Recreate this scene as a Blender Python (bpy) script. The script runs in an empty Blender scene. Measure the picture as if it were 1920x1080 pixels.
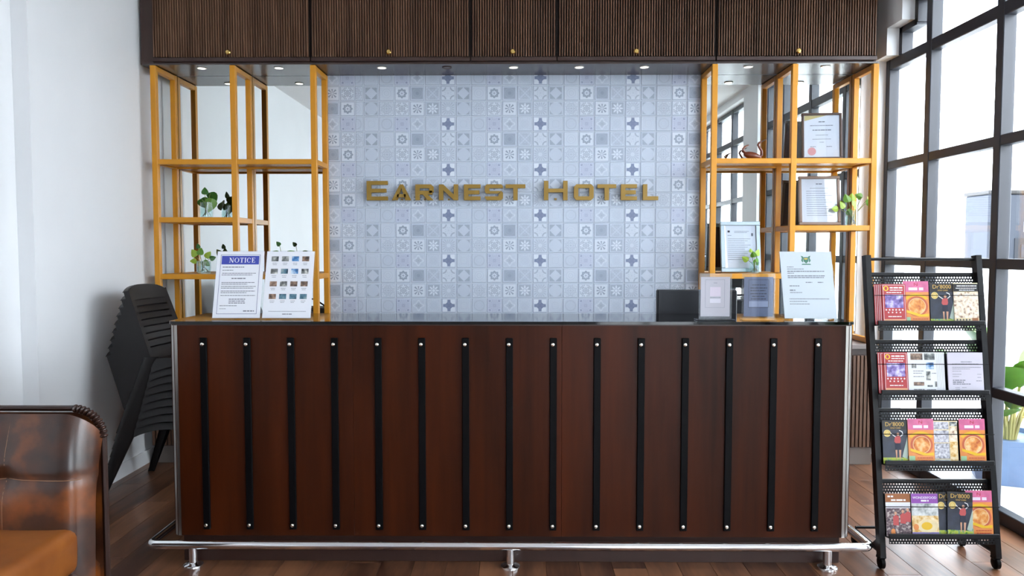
import bpy, bmesh, math, random
from mathutils import Vector, Matrix
random.seed(7)
PI = math.pi
SC = bpy.context.scene
COL = SC.collection

# ------------------------------------------------------------------ camera
PITCH = math.atan(72/1400); YAW = math.atan(.01*math.cos(PITCH))
cd = bpy.data.cameras.new('camera'); cam = bpy.data.objects.new('camera', cd); COL.objects.link(cam)
cd.sensor_width = 36; cd.lens = 1400/1920*36; cd.clip_start = .05; cd.clip_end = 200
cam.location = (0, 0, 1.43); cam.rotation_euler = (PI/2-PITCH, 0, YAW)
SC.camera = cam

# ------------------------------------------------------------------ world, light, exposure
w = bpy.data.worlds.new('sky'); SC.world = w; w.use_nodes = True
bg = w.node_tree.nodes['Background']; bg.inputs[0].default_value = (.89, .935, 1, 1); bg.inputs[1].default_value = 3.6
SC.view_settings.view_transform = 'Standard'; SC.view_settings.look = 'None'
SC.view_settings.gamma = 1; SC.view_settings.use_curve_mapping = False
SC.view_settings.exposure = 2.05
cy = SC.cycles
cy.max_bounces = 10; cy.diffuse_bounces = 5; cy.glossy_bounces = 6; cy.transmission_bounces = 6; cy.transparent_max_bounces = 16
cy.sample_clamp_indirect = 6; cy.caustics_reflective = False; cy.caustics_refractive = False

def portal(loc, rot, sx, sy):                       # tells the sampler where the daylight comes in; gives no light of its own
    l = bpy.data.lights.new('window_portal', 'AREA'); l.shape = 'RECTANGLE'; l.size = sx; l.size_y = sy
    l.cycles.is_portal = True
    o = bpy.data.objects.new('window_portal', l); COL.objects.link(o); o.location = loc; o.rotation_euler = rot
portal((2.66, 4.0, 1.55), (0, PI/2, 0), 3.0, 2.5)
portal((2.66, .7, 1.55), (0, PI/2, 0), 3.0, 3.4)
portal((1.7, -3.42, 1.3), (PI/2, 0, 0), 1.4, 2.5)

# ------------------------------------------------------------------ material helpers
MATS = {}
def s2l(c):
    return tuple((x/12.92 if x <= .04045 else ((x+.055)/1.055)**2.4) for x in c)
def rgb(r, g, b): return s2l((r/255, g/255, b/255))+(1,)
def mat(name, col, rough=.5, metal=0, spec=.5, coat=0, emit=0, noise=0, nscale=(8, 8, 8), bump=0, coord='Object', alpha=1, sheen=0):
    if name in MATS: return MATS[name]
    m = bpy.data.materials.new(name); m.use_nodes = True; nt = m.node_tree; b = nt.nodes['Principled BSDF']
    b.inputs['Base Color'].default_value = col; b.inputs['Roughness'].default_value = rough
    b.inputs['Metallic'].default_value = metal; b.inputs['Specular IOR Level'].default_value = spec
    b.inputs['Coat Weight'].default_value = coat; b.inputs['Coat Roughness'].default_value = .08
    if emit:
        b.inputs['Emission Color'].default_value = col; b.inputs['Emission Strength'].default_value = emit
    if noise or bump:
        tc = nt.nodes.new('ShaderNodeTexCoord'); mp = nt.nodes.new('ShaderNodeMapping'); mp.inputs['Scale'].default_value = nscale
        nz = nt.nodes.new('ShaderNodeTexNoise'); nz.inputs['Scale'].default_value = 1; nz.inputs['Detail'].default_value = 5
        nt.links.new(tc.outputs[coord], mp.inputs[0]); nt.links.new(mp.outputs[0], nz.inputs['Vector'])
        if noise:
            r = nt.nodes.new('ShaderNodeValToRGB')
            r.color_ramp.elements[0].position = .3; r.color_ramp.elements[1].position = .7
            r.color_ramp.elements[0].color = tuple(x*(1-noise) for x in col[:3])+(1,)
            r.color_ramp.elements[1].color = tuple(min(1, x*(1+noise)) for x in col[:3])+(1,)
            nt.links.new(nz.outputs[0], r.inputs[0]); nt.links.new(r.outputs[0], b.inputs['Base Color'])
        if bump:
            bp = nt.nodes.new('ShaderNodeBump'); bp.inputs['Strength'].default_value = bump; bp.inputs['Distance'].default_value = .01
            nt.links.new(nz.outputs[0], bp.inputs['Height']); nt.links.new(bp.outputs[0], b.inputs['Normal'])
    MATS[name] = m; return m
def clear(name, tint, rough=0., gloss=.08, ior=1.45):
    m = bpy.data.materials.new(name); m.use_nodes = True; nt = m.node_tree; nt.nodes.clear()
    out = nt.nodes.new('ShaderNodeOutputMaterial'); mx = nt.nodes.new('ShaderNodeMixShader')
    t = nt.nodes.new('ShaderNodeBsdfTransparent'); g = nt.nodes.new('ShaderNodeBsdfGlossy'); fr = nt.nodes.new('ShaderNodeFresnel')
    t.inputs[0].default_value = tint; g.inputs['Roughness'].default_value = rough; g.inputs['Color'].default_value = (1, 1, 1, 1)
    ge = nt.nodes.new('ShaderNodeNewGeometry'); iv = nt.nodes.new('ShaderNodeMath'); iv.operation = 'MULTIPLY_ADD'      # a thin sheet: the same reflection from either face
    iv.inputs[1].default_value = 1/ior-ior; iv.inputs[2].default_value = ior; nt.links.new(ge.outputs['Backfacing'], iv.inputs[0]); nt.links.new(iv.outputs[0], fr.inputs[0])
    nt.links.new(fr.outputs[0], mx.inputs[0]); nt.links.new(t.outputs[0], mx.inputs[1]); nt.links.new(g.outputs[0], mx.inputs[2])
    nt.links.new(mx.outputs[0], out.inputs[0]); MATS[name] = m; return m

class X:                                            # tiny expression builder on math nodes
    def __init__(s, nt, sock): s.nt = nt; s.s = sock
    def op(s, o, *a, clamp=False):
        n = s.nt.nodes.new('ShaderNodeMath'); n.operation = o; n.use_clamp = clamp
        for i, v in enumerate((s,)+a):
            if isinstance(v, X): s.nt.links.new(v.s, n.inputs[i])
            else: n.inputs[i].default_value = v
        return X(s.nt, n.outputs[0])
    def __add__(s, o): return s.op('ADD', o)
    __radd__ = __add__
    def __mul__(s, o): return s.op('MULTIPLY', o)
    __rmul__ = __mul__
    def __sub__(s, o): return s.op('SUBTRACT', o)
    def __rsub__(s, o): return (s*-1)+o
    def lt(s, o, soft=.06): return ((o-s) if isinstance(o, X) else (s*-1+o)).op('DIVIDE', soft).op('ADD', .5, clamp=True)
    def gt(s, o, soft=.06): return (s-o).op('DIVIDE', soft).op('ADD', .5, clamp=True)
    def abs(s): return s.op('ABSOLUTE')
    def max(s, o): return s.op('MAXIMUM', o)
    def min(s, o): return s.op('MINIMUM', o)
    def cos(s): return s.op('COSINE')
    def sin(s): return s.op('SINE')

# ------------------------------------------------------------------ mesh helpers
def put(o, parent=None, label=None, cat=None, group=None, kind=None):
    COL.objects.link(o)
    if parent is not None: o.parent = parent
    if label: o['label'] = label
    if cat: o['category'] = cat
    if group: o['group'] = group
    if kind: o['kind'] = kind
    return o
def thing(name, label, cat, loc=(0, 0, 0), rot=(0, 0, 0), group=None):
    o = bpy.data.objects.new(name, None); o.location = loc; o.rotation_euler = rot; o.empty_display_size = .05
    return put(o, None, label, cat, group)
class MB:
    def __init__(s): s.v = []; s.f = []; s.uv = {}
    def add(s, vs, fs):
        n = len(s.v); s.v += [tuple(p) for p in vs]; s.f += [tuple(i+n for i in f) for f in fs]; return s
    def box(s, x0, x1, y0, y1, z0, z1, M=None):
        vs = [Vector((x, y, z)) for z in (z0, z1) for y in (y0, y1) for x in (x0, x1)]
        if M is not None: vs = [M@p for p in vs]
        return s.add(vs, [(0, 2, 3, 1), (4, 5, 7, 6), (0, 1, 5, 4), (2, 6, 7, 3), (0, 4, 6, 2), (1, 3, 7, 5)])
    def bbox(s, x0, x1, y0, y1, z0, z1, b=.004, seg=1, M=None):
        bm = bmesh.new(); bmesh.ops.create_cube(bm, size=1)
        for v in bm.verts: v.co = Vector(((x0+x1)/2+v.co.x*(x1-x0), (y0+y1)/2+v.co.y*(y1-y0), (z0+z1)/2+v.co.z*(z1-z0)))
        bmesh.ops.bevel(bm, geom=bm.edges[:], offset=b, segments=seg, affect='EDGES', profile=.5)
        return s.bm(bm, M)
    def bm(s, bm, M=None):
        bm.verts.index_update()
        vs = [(M@v.co if M is not None else v.co.copy()) for v in bm.verts]
        s.add(vs, [[v.index for v in f.verts] for f in bm.faces]); bm.free(); return s
    def prism(s, pts, y0, y1, M=None):              # polygon in (x, z) pushed along y
        n = len(pts); vs = [Vector((x, y0, z)) for x, z in pts]+[Vector((x, y1, z)) for x, z in pts]
        if M is not None: vs = [M@p for p in vs]
        return s.add(vs, [tuple(range(n)), tuple(range(2*n-1, n-1, -1))]+[(i, i+n, (i+1) % n+n, (i+1) % n) for i in range(n)])
    def tube(s, path, r, seg=10, caps=True):
        P = [Vector(p) for p in path]; R = r if isinstance(r, (list, tuple)) else [r]*len(P)
        n0 = None; rings = []
        for i, p in enumerate(P):
            t = ((P[min(i+1, len(P)-1)]-P[i]).normalized()+(P[i]-P[max(i-1, 0)]).normalized())
            if t.length < 1e-6: t = P[min(i+1, len(P)-1)]-P[max(i-1, 0)]
            t.normalize()
            if n0 is None:
                a = Vector((0, 0, 1)) if abs(t.z) < .9 else Vector((1, 0, 0)); n0 = t.cross(a).normalized()
            else: n0 = (n0-t*n0.dot(t)).normalized()
            b = t.cross(n0); rings.append([p+(n0*math.cos(2*PI*k/seg)+b*math.sin(2*PI*k/seg))*R[i] for k in range(seg)])
        vs = [q for rg in rings for q in rg]; fs = []
        for i in range(len(P)-1):
            for k in range(seg): fs.append((i*seg+k, i*seg+(k+1) % seg, (i+1)*seg+(k+1) % seg, (i+1)*seg+k))
        if caps: fs += [tuple(range(seg-1, -1, -1)), tuple((len(P)-1)*seg+k for k in range(seg))]
        return s.add(vs, fs)
    def lathe(s, prof, c=(0, 0, 0), seg=20, M=None):
        vs = []; fs = []; n = len(prof)
        for k in range(seg):
            a = 2*PI*k/seg
            for r, z in prof:
                p = Vector((r*math.cos(a), r*math.sin(a), z)); p = (M@p if M is not None else p); vs.append(p+Vector(c))
        for k in range(seg):
            for i in range(n-1): fs.append((k*n+i, ((k+1) % seg)*n+i, ((k+1) % seg)*n+i+1, k*n+i+1))
        return s.add(vs, fs)
    def grid(s, fn, nu, nv, closed=False):
        vs = [Vector(fn(i/(nu-1), j/(nv-1))) for i in range(nu) for j in range(nv)]
        return s.add(vs, [(i*nv+j, (i+1)*nv+j, (i+1)*nv+j+1, i*nv+j+1) for i in range(nu-1) for j in range(nv-1)])
    def mesh(s, name, smooth=False):
        me = bpy.data.meshes.new(name); me.from_pydata(s.v, [], s.f); me.update()
        if smooth:
            me.polygons.foreach_set('use_smooth', [True]*len(me.polygons))
            try: me.set_sharp_from_angle(angle=math.radians(40))
            except Exception: pass
        return me
    def build(s, name, m, parent=None, smooth=False, fix=False, loc=None, rot=None, **kw):
        me = s.mesh(name, smooth); me.materials.append(m)
        if fix:
            b = bmesh.new(); b.from_mesh(me); bmesh.ops.remove_doubles(b, verts=b.verts, dist=1e-5)
            bmesh.ops.recalc_face_normals(b, faces=b.faces); b.to_mesh(me); b.free()
        o = bpy.data.objects.new(name, me)
        if loc: o.location = loc
        if rot: o.rotation_euler = rot
        return put(o, parent, **kw)
def box(name, m, parent, x0, x1, y0, y1, z0, z1, b=0, **kw):
    q = MB()
    (q.bbox(x0, x1, y0, y1, z0, z1, b) if b else q.box(x0, x1, y0, y1, z0, z1))
    return q.build(name, m, parent, **kw)
def text(s, name, m, parent, x, y, z, size, align='CENTER', ext=.0003, sx=1., rot=None):
    c = bpy.data.curves.new('txt', 'FONT'); c.body = s; c.size = size; c.align_x = align; c.extrude = ext; c.resolution_u = 3
    t = bpy.data.objects.new('txt', c); COL.objects.link(t); bpy.context.view_layer.update()
    me = bpy.data.meshes.new_from_object(t.evaluated_get(bpy.context.evaluated_depsgraph_get()))
    bpy.data.objects.remove(t); bpy.data.curves.remove(c)
    me.transform(Matrix.Translation((x, y, z))@Matrix.Rotation(PI/2, 4, 'X')@Matrix.Diagonal((sx, 1, 1, 1)))
    me.materials.clear(); me.materials.append(m); me.name = name
    return put(bpy.data.objects.new(name, me), parent)
def copy_tree(o, parent=None, label=None, group=None):
    c = o.copy(); COL.objects.link(c); c.parent = parent
    if label: c['label'] = label
    if group: c['group'] = group
    for ch in list(o.children): copy_tree(ch, c)
    return c

# ------------------------------------------------------------------ shared materials
WHITE = mat('white_paint', rgb(232, 234, 236), .6, noise=.02, nscale=(2, 2, 2))
CEIL = mat('ceiling_paint', rgb(236, 236, 236), .7)
FRAME = mat('window_frame_charcoal', rgb(36, 39, 48), .42)
GOLD = mat('ochre_gold_metal', rgb(205, 138, 16), .38, 0, .5, noise=.05, nscale=(6, 6, 6))
CHROME = mat('chrome', (.82, .83, .85, 1), .14, 1)
STEEL = mat('brushed_steel', (.36, .34, .32, 1), .36, 1)
BLACKM = mat('black_steel', rgb(11, 12, 16), .42, 0, .25)
BLACK = mat('black_matte', rgb(6, 6, 8), .5, 0, .1)
GLASS = clear('window_glass', (.97, .99, 1, 1))
ACRYL = clear('clear_acrylic', (.93, .95, .97, 1))
JAR = clear('jar_glass', (.86, .92, .92, 1), ior=1.5)
WATER = clear('jar_water', (.9, .95, .93, 1), ior=1.33)
PAPER = mat('white_paper', rgb(228, 231, 238), .7)
INK = mat('grey_ink', rgb(120, 124, 134), .8)
DINK = mat('dark_ink', rgb(60, 62, 72), .8)
BRASS = mat('brass', rgb(214, 182, 110), .22, 1)

def wood(name, dark, light, scale, rough=.3, coat=.2, rnd=0., knots=.35, spec=.5):
    if name in MATS: return MATS[name]
    m = bpy.data.materials.new(name); m.use_nodes = True; nt = m.node_tree; b = nt.nodes['Principled BSDF']
    L = nt.links.new
    tc = nt.nodes.new('ShaderNodeTexCoord'); mp = nt.nodes.new('ShaderNodeMapping'); mp.inputs['Scale'].default_value = scale
    oi = nt.nodes.new('ShaderNodeObjectInfo'); cm = nt.nodes.new('ShaderNodeCombineXYZ')
    mu = nt.nodes.new('ShaderNodeMath'); mu.operation = 'MULTIPLY'; mu.inputs[1].default_value = 37*(1 if rnd else 0)
    L(oi.outputs['Random'], mu.inputs[0])
    for i in range(3): L(mu.outputs[0], cm.inputs[i])
    L(tc.outputs['Object'], mp.inputs[0]); L(cm.outputs[0], mp.inputs['Location'])
    n1 = nt.nodes.new('ShaderNodeTexNoise'); n1.inputs['Scale'].default_value = 1; n1.inputs['Detail'].default_value = 6; n1.inputs['Distortion'].default_value = knots
    n2 = nt.nodes.new('ShaderNodeTexNoise'); n2.inputs['Scale'].default_value = 6; n2.inputs['Detail'].default_value = 3
    L(mp.outputs[0], n1.inputs['Vector']); L(mp.outputs[0], n2.inputs['Vector'])
    v = X(nt, n1.outputs[0])*.75+X(nt, n2.outputs[0])*.25
    if rnd: v = v+(X(nt, oi.outputs['Random'])-.5)*rnd
    r = nt.nodes.new('ShaderNodeValToRGB'); r.color_ramp.elements[0].position = .32; r.color_ramp.elements[1].position = .68
    r.color_ramp.elements[0].color = dark; r.color_ramp.elements[1].color = light
    L(v.s, r.inputs[0]); L(r.outputs[0], b.inputs['Base Color'])
    b.inputs['Roughness'].default_value = rough; b.inputs['Coat Weight'].default_value = coat; b.inputs['Coat Roughness'].default_value = .15
    b.inputs['Specular IOR Level'].default_value = spec
    MATS[name] = m; return m
PLANK = wood('walnut_laminate', rgb(66, 38, 25), rgb(134, 90, 62), (9, 1.3, 9), .34, .08, .2)
COUNTERW = wood('counter_veneer', rgb(34, 11, 2), rgb(68, 27, 7), (7, 7, .5), .38, .0, spec=.16)
SLATW = wood('slat_wood', rgb(78, 54, 41), rgb(130, 96, 75), (30, 30, 1.2), .45, 0, spec=.35)
DOORM = mat('groove_shade_brown', rgb(24, 14, 10), .6, 0, .2)  # door face darkened: shade of the grooves between flutes put into the colour
CASEW = mat('cabinet_laminate', rgb(54, 33, 27), .4, noise=.1, nscale=(20, 20, 2))
SOFFITM = mat('gloss_soffit_laminate', rgb(66, 54, 50), .24, 0, .6)

# ------------------------------------------------------------------ the room
YB, XL, XR, ZC = 5.26, -2.5, 2.42, 3.15
fl = box('floor', mat('subfloor', rgb(60, 42, 34), .6), None, -2.7, 2.66, -3.3, YB+.1, -.08, -.004, kind='structure')
pw, plen = .15, 1.22
pm = MB(); pm.bbox(-pw/2+.0006, pw/2-.0006, -plen/2+.0006, plen/2-.0006, -.009, 0, .0012); pme = pm.mesh('plank'); pme.materials.append(PLANK)
i = 0; x = -2.58+pw/2
while x < 2.6:
    y = YB-.02-plen/2+(i*.37 % 1)*plen
    while y > -3.3:
        ya_, yb_ = y-plen/2, min(y+plen/2, YB+.06)
        if yb_-ya_ > .05 and ya_ > -1.8:
            o = bpy.data.objects.new('plank', pme); o.location = (x, (ya_+yb_)/2, 0); o.scale = (1, (yb_-ya_)/plen, 1); put(o, fl)
        y -= plen
    x += pw; i += 1
box('plank_field', PLANK, fl, -2.58, 2.6, -3.28, -.6, -.0085, -.0035, kind='stuff')
box('ceiling', CEIL, None, -2.8, 2.72, -3.35, YB+.1, ZC, ZC+.1, kind='structure')
q = MB(); q.box(-2.72, XL, 3.83, YB, 0, ZC); q.box(-2.72, -2.585, -3.3, 3.83, 0, ZC)
q.build('wall_left', WHITE, None, kind='structure')
q = MB(); q.box(XL, XL+.012, 3.835, YB-.01, 0, .09); q.box(-2.585, -2.573, -3.2, 3.83, 0, .09)
q.build('baseboard_left', WHITE, None, kind='structure')
wb = box('wall_back', mat('grout_grey', rgb(214, 222, 234), .7), None, -2.72, 2.66, YB, YB+.1, 0, ZC, kind='structure')
# right wall: a white pier, a stepped corner over the transom, a lintel and a second pier
q = MB()
q.box(XR, 2.66, 5.19, YB, 0, ZC)
q.box(XR, 2.66, 5.02, 5.19, 2.71, ZC); q.box(XR, 2.66, 4.83, 5.02, 2.885, ZC); q.box(XR, 2.66, 4.63, 4.83, 3.03, ZC)
q.box(XR, 2.66, 2.82, 4.63, 3.11, ZC); q.box(XR, 2.66, 2.33, 2.82, 0, ZC); q.box(XR, 2.66, -1.0, 2.33, 3.07, ZC); q.box(XR, 2.66, -3.3, -1.0, 0, ZC)
q.build('wall_right', WHITE, None, kind='structure')
q = MB()
q.box(-2.72, 1.0, -3.4, -3.3, 0, ZC); q.box(1.0, 2.4, -3.4, -3.3, 2.55, ZC); q.box(2.4, 2.66, -3.4, -3.3, 0, ZC)
q.build('wall_rear', WHITE, None, kind='structure')

def window(name, y0, y1, xs, verticals, rows, top):
    win = bpy.data.objects.new(name, None); put(win, None, kind='structure')
    for yv, wv in verticals: box('mullion', FRAME, win, xs, xs+.07, yv-wv/2, yv+wv/2, .0, top, .004)
    for zr, hr in rows: box('transom', FRAME, win, xs+.004, xs+.066, y0, y1, zr-hr/2, zr+hr/2, .004)
    ys = [a for a, _ in verticals]; zs = [a for a, _ in rows]
    for a, b in zip(ys, ys[1:]):
        for c, d in zip(zs, zs[1:]):
            box('pane', GLASS, win, xs+.05, xs+.056, min(a, b)+.02, max(a, b)-.02, c+.02, d-.02)
    return win
ROWS = [(.035, .07), (.675, .055), (1.355, .055), (2.0, .055), (2.675, .07), (3.085, .05)]
w1 = window('window_1', 2.82, 4.66, 2.5, [(4.66, .06), (3.975, .06), (3.3, .06), (2.85, .06)], ROWS, 3.11)
for zr, hr in ROWS[:5]: box('transom', FRAME, w1, 2.504, 2.566, 4.66, 5.19, zr-hr/2, zr+hr/2, .004)
box('mullion', FRAME, w1, 2.5, 2.57, 5.14, 5.19, 0, 2.71, .004)
for (a, b) in zip(ROWS[:4], ROWS[1:5]): box('pane', GLASS, w1, 2.55, 2.556, 4.68, 5.15, a[0]+.02, b[0]-.02)
q = MB(); q.box(2.5, 2.57, 4.98, 5.02, 2.71, 2.885); q.box(2.5, 2.57, 4.80, 5.02, 2.845, 2.885); q.box(2.5, 2.57, 4.79, 4.83, 2.86, 3.03); q.box(2.5, 2.57, 4.63, 4.83, 2.99, 3.03)
q.build('stepped_frame', FRAME, w1)
q = MB(); q.box(2.55, 2.556, 4.68, 5.0, 2.69, 2.86); q.box(2.55, 2.556, 4.68, 4.81, 2.86, 3.01); q.build('pane', GLASS, w1)
window('window_2', -1.0, 2.33, 2.5, [(2.3, .06), (1.6, .06), (.9, .06), (.2, .06), (-.5, .06), (-.97, .06)], ROWS[:5]+[(3.045, .05)], 3.07)
w3 = bpy.data.objects.new('added_rear_window', None); put(w3, None, kind='structure')  # unseen rear window, added to let daylight in from behind the camera
for xv in (1.03, 1.7, 2.37): box('mullion', FRAME, w3, xv-.03, xv+.03, -3.38, -3.31, 0, 2.55)
for zr in (.04, 2.1, 2.52): box('transom', FRAME, w3, 1.0, 2.4, -3.375, -3.315, zr-.03, zr+.03)
for a, b in ((1.03, 1.7), (1.7, 2.37)):
    box('pane', GLASS, w3, a+.02, b-.02, -3.35, -3.344, .06, 2.08); box('pane', GLASS, w3, a+.02, b-.02, -3.35, -3.344, 2.12, 2.5)

# ------------------------------------------------------------------ printed tiles of the back wall
def tile_mat(i, fn, tint=0):
    m = bpy.data.materials.new('tile_motif_%d' % i); m.use_nodes = True; nt = m.node_tree; b = nt.nodes['Principled BSDF']
    uv = nt.nodes.new('ShaderNodeUVMap'); sp = nt.nodes.new('ShaderNodeSeparateXYZ'); nt.links.new(uv.outputs[0], sp.inputs[0])
    u = X(nt, sp.outputs[0])*2-1; v = X(nt, sp.outputs[1])*2-1
    rr = (u*u+v*v).op('SQRT'); an = v.op('ARCTAN2', u); mm = u.abs().max(v.abs()); ss = u.abs()+v.abs()
    nz = nt.nodes.new('ShaderNodeTexNoise'); nz.inputs['Scale'].default_value = 9; nz.inputs['Detail'].default_value = 1
    fu = nt.nodes.new('ShaderNodeCombineXYZ'); nt.links.new(u.abs().max(v.abs()).s, fu.inputs[0]); nt.links.new(u.abs().min(v.abs()).s, fu.inputs[1])
    fu.inputs[2].default_value = i*3.7; nt.links.new(fu.outputs[0], nz.inputs['Vector'])
    n = X(nt, nz.outputs[0])
    val = fn(u, v, rr, an, mm, ss, n)               # -1 dark .. 0 ground .. 1 white
    edge = mm.gt(.935, .02); dark = mm.gt(.865, .02)*mm.lt(.91, .02); line = mm.gt(.78, .03)*mm.lt(.82, .03)
    val = val*mm.lt(.79, .05)+line*.4+edge*.35-dark*.5
    r = nt.nodes.new('ShaderNodeValToRGB'); e = r.color_ramp.elements
    e[0].position = 0; e[1].position = 1; k = e.new(.5)
    e[0].color = [rgb(132, 145, 166), rgb(138, 147, 180), rgb(92, 106, 146)][tint]; k.color = [rgb(192, 203, 219), rgb(192, 201, 220), rgb(196, 206, 222)][tint]; e[2].color = rgb(228, 236, 246)
    nt.links.new((val*.5+.5).s, r.inputs[0]); nt.links.new(r.outputs[0], b.inputs['Base Color'])
    b.inputs['Roughness'].default_value = .38; b.inputs['Specular IOR Level'].default_value = .35
    return m
c8 = lambda an, k=8: (an*k).cos()
MOT = {
 (0, -3): (lambda u, v, r, a, m, s, n: n.gt(.55)*-.45+((u.abs()-.62)*(u.abs()-.62)+(v.abs()-.62)*(v.abs()-.62)).lt(.02, .02)*-.6-r.lt(.25)*.3, 1),
 (0, -2): (lambda u, v, r, a, m, s, n: (r-.52-c8(a, 4)*.12).abs().lt(.09)*.45-r.lt(.3)*.3-n.gt(.6)*.25, 0),
 (0, -1): (lambda u, v, r, a, m, s, n: n.gt(.55)*.2-.08, 0),
 (0, 0): (lambda u, v, r, a, m, s, n: .7-(s.lt(.66, .08).max(u.abs().min(v.abs()).lt(.22, .06)*m.lt(.78, .06)))*(n.gt(.6)*-.35+1.5), 2),
 (0, 1): (lambda u, v, r, a, m, s, n: n.gt(.58)*-.16+.08, 0),
 (0, 2): (lambda u, v, r, a, m, s, n: (r-.66).abs().lt(.05)*-.3+n.gt(.6)*-.12, 0),
 (1, -3): (lambda u, v, r, a, m, s, n: .55-((r-.45-c8(a)*.07).abs().lt(.15)*1.3)-r.lt(.13)*1.1, 0),
 (1, -2): (lambda u, v, r, a, m, s, n: m.lt(.74)*-.62-r.lt(.22)*.18+(r-.62).abs().lt(.05)*.12, 0),
 (1, -1): (lambda u, v, r, a, m, s, n: -.35+(u.abs()-v.abs()).abs().lt(.14)*.3+n.gt(.55)*.3, 0),
 (1, 0): (lambda u, v, r, a, m, s, n: .35-(((u.abs()-.8)*(u.abs()-.8)+(v.abs()-.8)*(v.abs()-.8)).op('SQRT')-.48).abs().lt(.09)*.9-n.gt(.57)*r.lt(.5)*.5, 0),
 (1, 1): (lambda u, v, r, a, m, s, n: m.lt(.78)*-.6+s.lt(.78)*.75-n.gt(.6)*.15, 0),
 (1, 2): (lambda u, v, r, a, m, s, n: .12+(r*22).cos()*r.lt(.7)*-.14, 0),
 (2, -3): (lambda u, v, r, a, m, s, n: n.gt(.5, .03)*1.0-.45, 0),
 (2, -2): (lambda u, v, r, a, m, s, n: .5-((r-.38).abs().lt(.30)*c8(a, 8).gt(.1)*m.lt(.58))*1.3, 0),
 (2, -1): (lambda u, v, r, a, m, s, n: -.5+(r.lt(c8(a, 8)*.2+.52))*1.2-(r-.24).abs().lt(.06)*.9, 0),
 (2, 0): (lambda u, v, r, a, m, s, n: -.3+c8(a, 16).gt(.3)*r.gt(.2)*.45+r.lt(.25)*.6, 0),
 (2, 1): (lambda u, v, r, a, m, s, n: m.lt(.78)*-.6+r.lt(.8)*.62, 0),
 (2, 2): (lambda u, v, r, a, m, s, n: n.gt(.54, .04)*.75-.3-r.lt(.2)*.2, 0),
}
TM = {}
for k, (key, (fn, tint)) in enumerate(MOT.items()): TM[key] = tile_mat(k, fn, tint)
SX, SZ = .1072, .1058
def tile_data(x0, x1, z0, z1, u0=0, u1=1, v0=0, v1=1):
    g = .0016; e = .004; y = -.004
    vs = [(x0+g, 0, z0+g), (x1-g, 0, z0+g), (x1-g, 0, z1-g), (x0+g, 0, z1-g), (x0+e, y, z0+e), (x1-e, y, z0+e), (x1-e, y, z1-e), (x0+e, y, z1-e)]
    fs = [(4, 5, 6, 7), (0, 1, 5, 4), (1, 2, 6, 5), (2, 3, 7, 6), (3, 0, 4, 7)]
    U = [(u0+(p[0]-x0)/(x1-x0)*(u1-u0), v0+(p[2]-z0)/(z1-z0)*(v1-v0)) for p in vs]
    return vs, fs, U
XT0, XT1, ZT0, ZT1 = -1.354, 1.266, .86, 2.647
cols = []
x = -.498-SX/2
for c in range(-5, 30):
    a = -.498+(c-.5)*SX
    if a < XT1-.01: cols.append((c, a, min(a+SX, XT1), 0, min(1, (XT1-a)/SX)))
xa = -.498-5.5*SX
cols.append((-6, xa-.058, xa, .46, 1)); xa -= .058
cols.append((-7, xa-SX, xa, 0, 1)); xa -= SX
cols.append((-8, XT0, xa, 1-(xa-XT0)/SX, 1))
cells = []
for (c, a, b, u0, u1) in cols:
    rr_ = 0
    for rI in range(0, 20):
        zc = 2.6225-rI*SZ; z1 = min(zc+SZ/2, ZT1); z0 = zc-SZ/2
        if z0 < ZT0: break
        cells.append((c, rI, a, b, z0, z1, u0, u1, 0, (z1-z0)/SZ))
cells.sort(key=lambda t: ((t[3]-t[2])*(t[5]-t[4]) < .0095, (t[2]+t[3])**2/4+((t[4]+t[5])/2-1.72)**2))
TMESH = {}
def motkey(c, rI):                                   # the odd strips beside the shelf are hung upside down
    if c < -5: return ((0, 2, 1)[rI % 3], {-6: 2, -7: -3, -8: -2}[c])
    return (rI % 3, ((c+3) % 6)-3)
rest = {}
for n, t in enumerate(cells):
    c, rI, a, b, z0, z1, u0, u1, v0, v1 = t; key = motkey(c, rI); full = (b-a)*(z1-z0) > .0095
    if n < 300:
        if full and key in TMESH: me = TMESH[key]
        else:
            vs, fs, U = tile_data(-(b-a)/2, (b-a)/2, -(z1-z0)/2, (z1-z0)/2, u0, u1, v0, v1)
            me = bpy.data.meshes.new('tile'); me.from_pydata(vs, [], fs); ul = me.uv_layers.new(name='UVMap')
            for lp in me.loops: ul.data[lp.index].uv = U[lp.vertex_index]
            me.materials.append(TM[key])
            if full: TMESH[key] = me
        o = bpy.data.objects.new('tile', me); o.location = ((a+b)/2, YB-.0005, (z0+z1)/2); put(o, wb)
    else: rest.setdefault(key, []).append(t)
vs_, fs_, us_, mi_ = [], [], [], []; ml = []
for key, lst in rest.items():
    ml.append(TM[key])
    for (c, rI, a, b, z0, z1, u0, u1, v0, v1) in lst:
        vs, fs, U = tile_data(a, b, z0, z1, u0, u1, v0, v1); k0 = len(vs_)
        vs_ += [(p[0], p[1]+YB-.0005, p[2]) for p in vs]; us_ += U; fs_ += [tuple(j+k0 for j in f) for f in fs]; mi_ += [len(ml)-1]*len(fs)
me = bpy.data.meshes.new('remaining_tiles'); me.from_pydata(vs_, [], fs_); ul = me.uv_layers.new(name='UVMap')
for lp in me.loops: ul.data[lp.index].uv = us_[lp.vertex_index]
for m in ml: me.materials.append(m)
me.polygons.foreach_set('material_index', mi_)
put(bpy.data.objects.new('remaining_tiles', me), wb, kind='stuff')
box('plain_pier', WHITE, wb, 2.36, XR, YB-.012, YB, 0, ZC)

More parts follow.
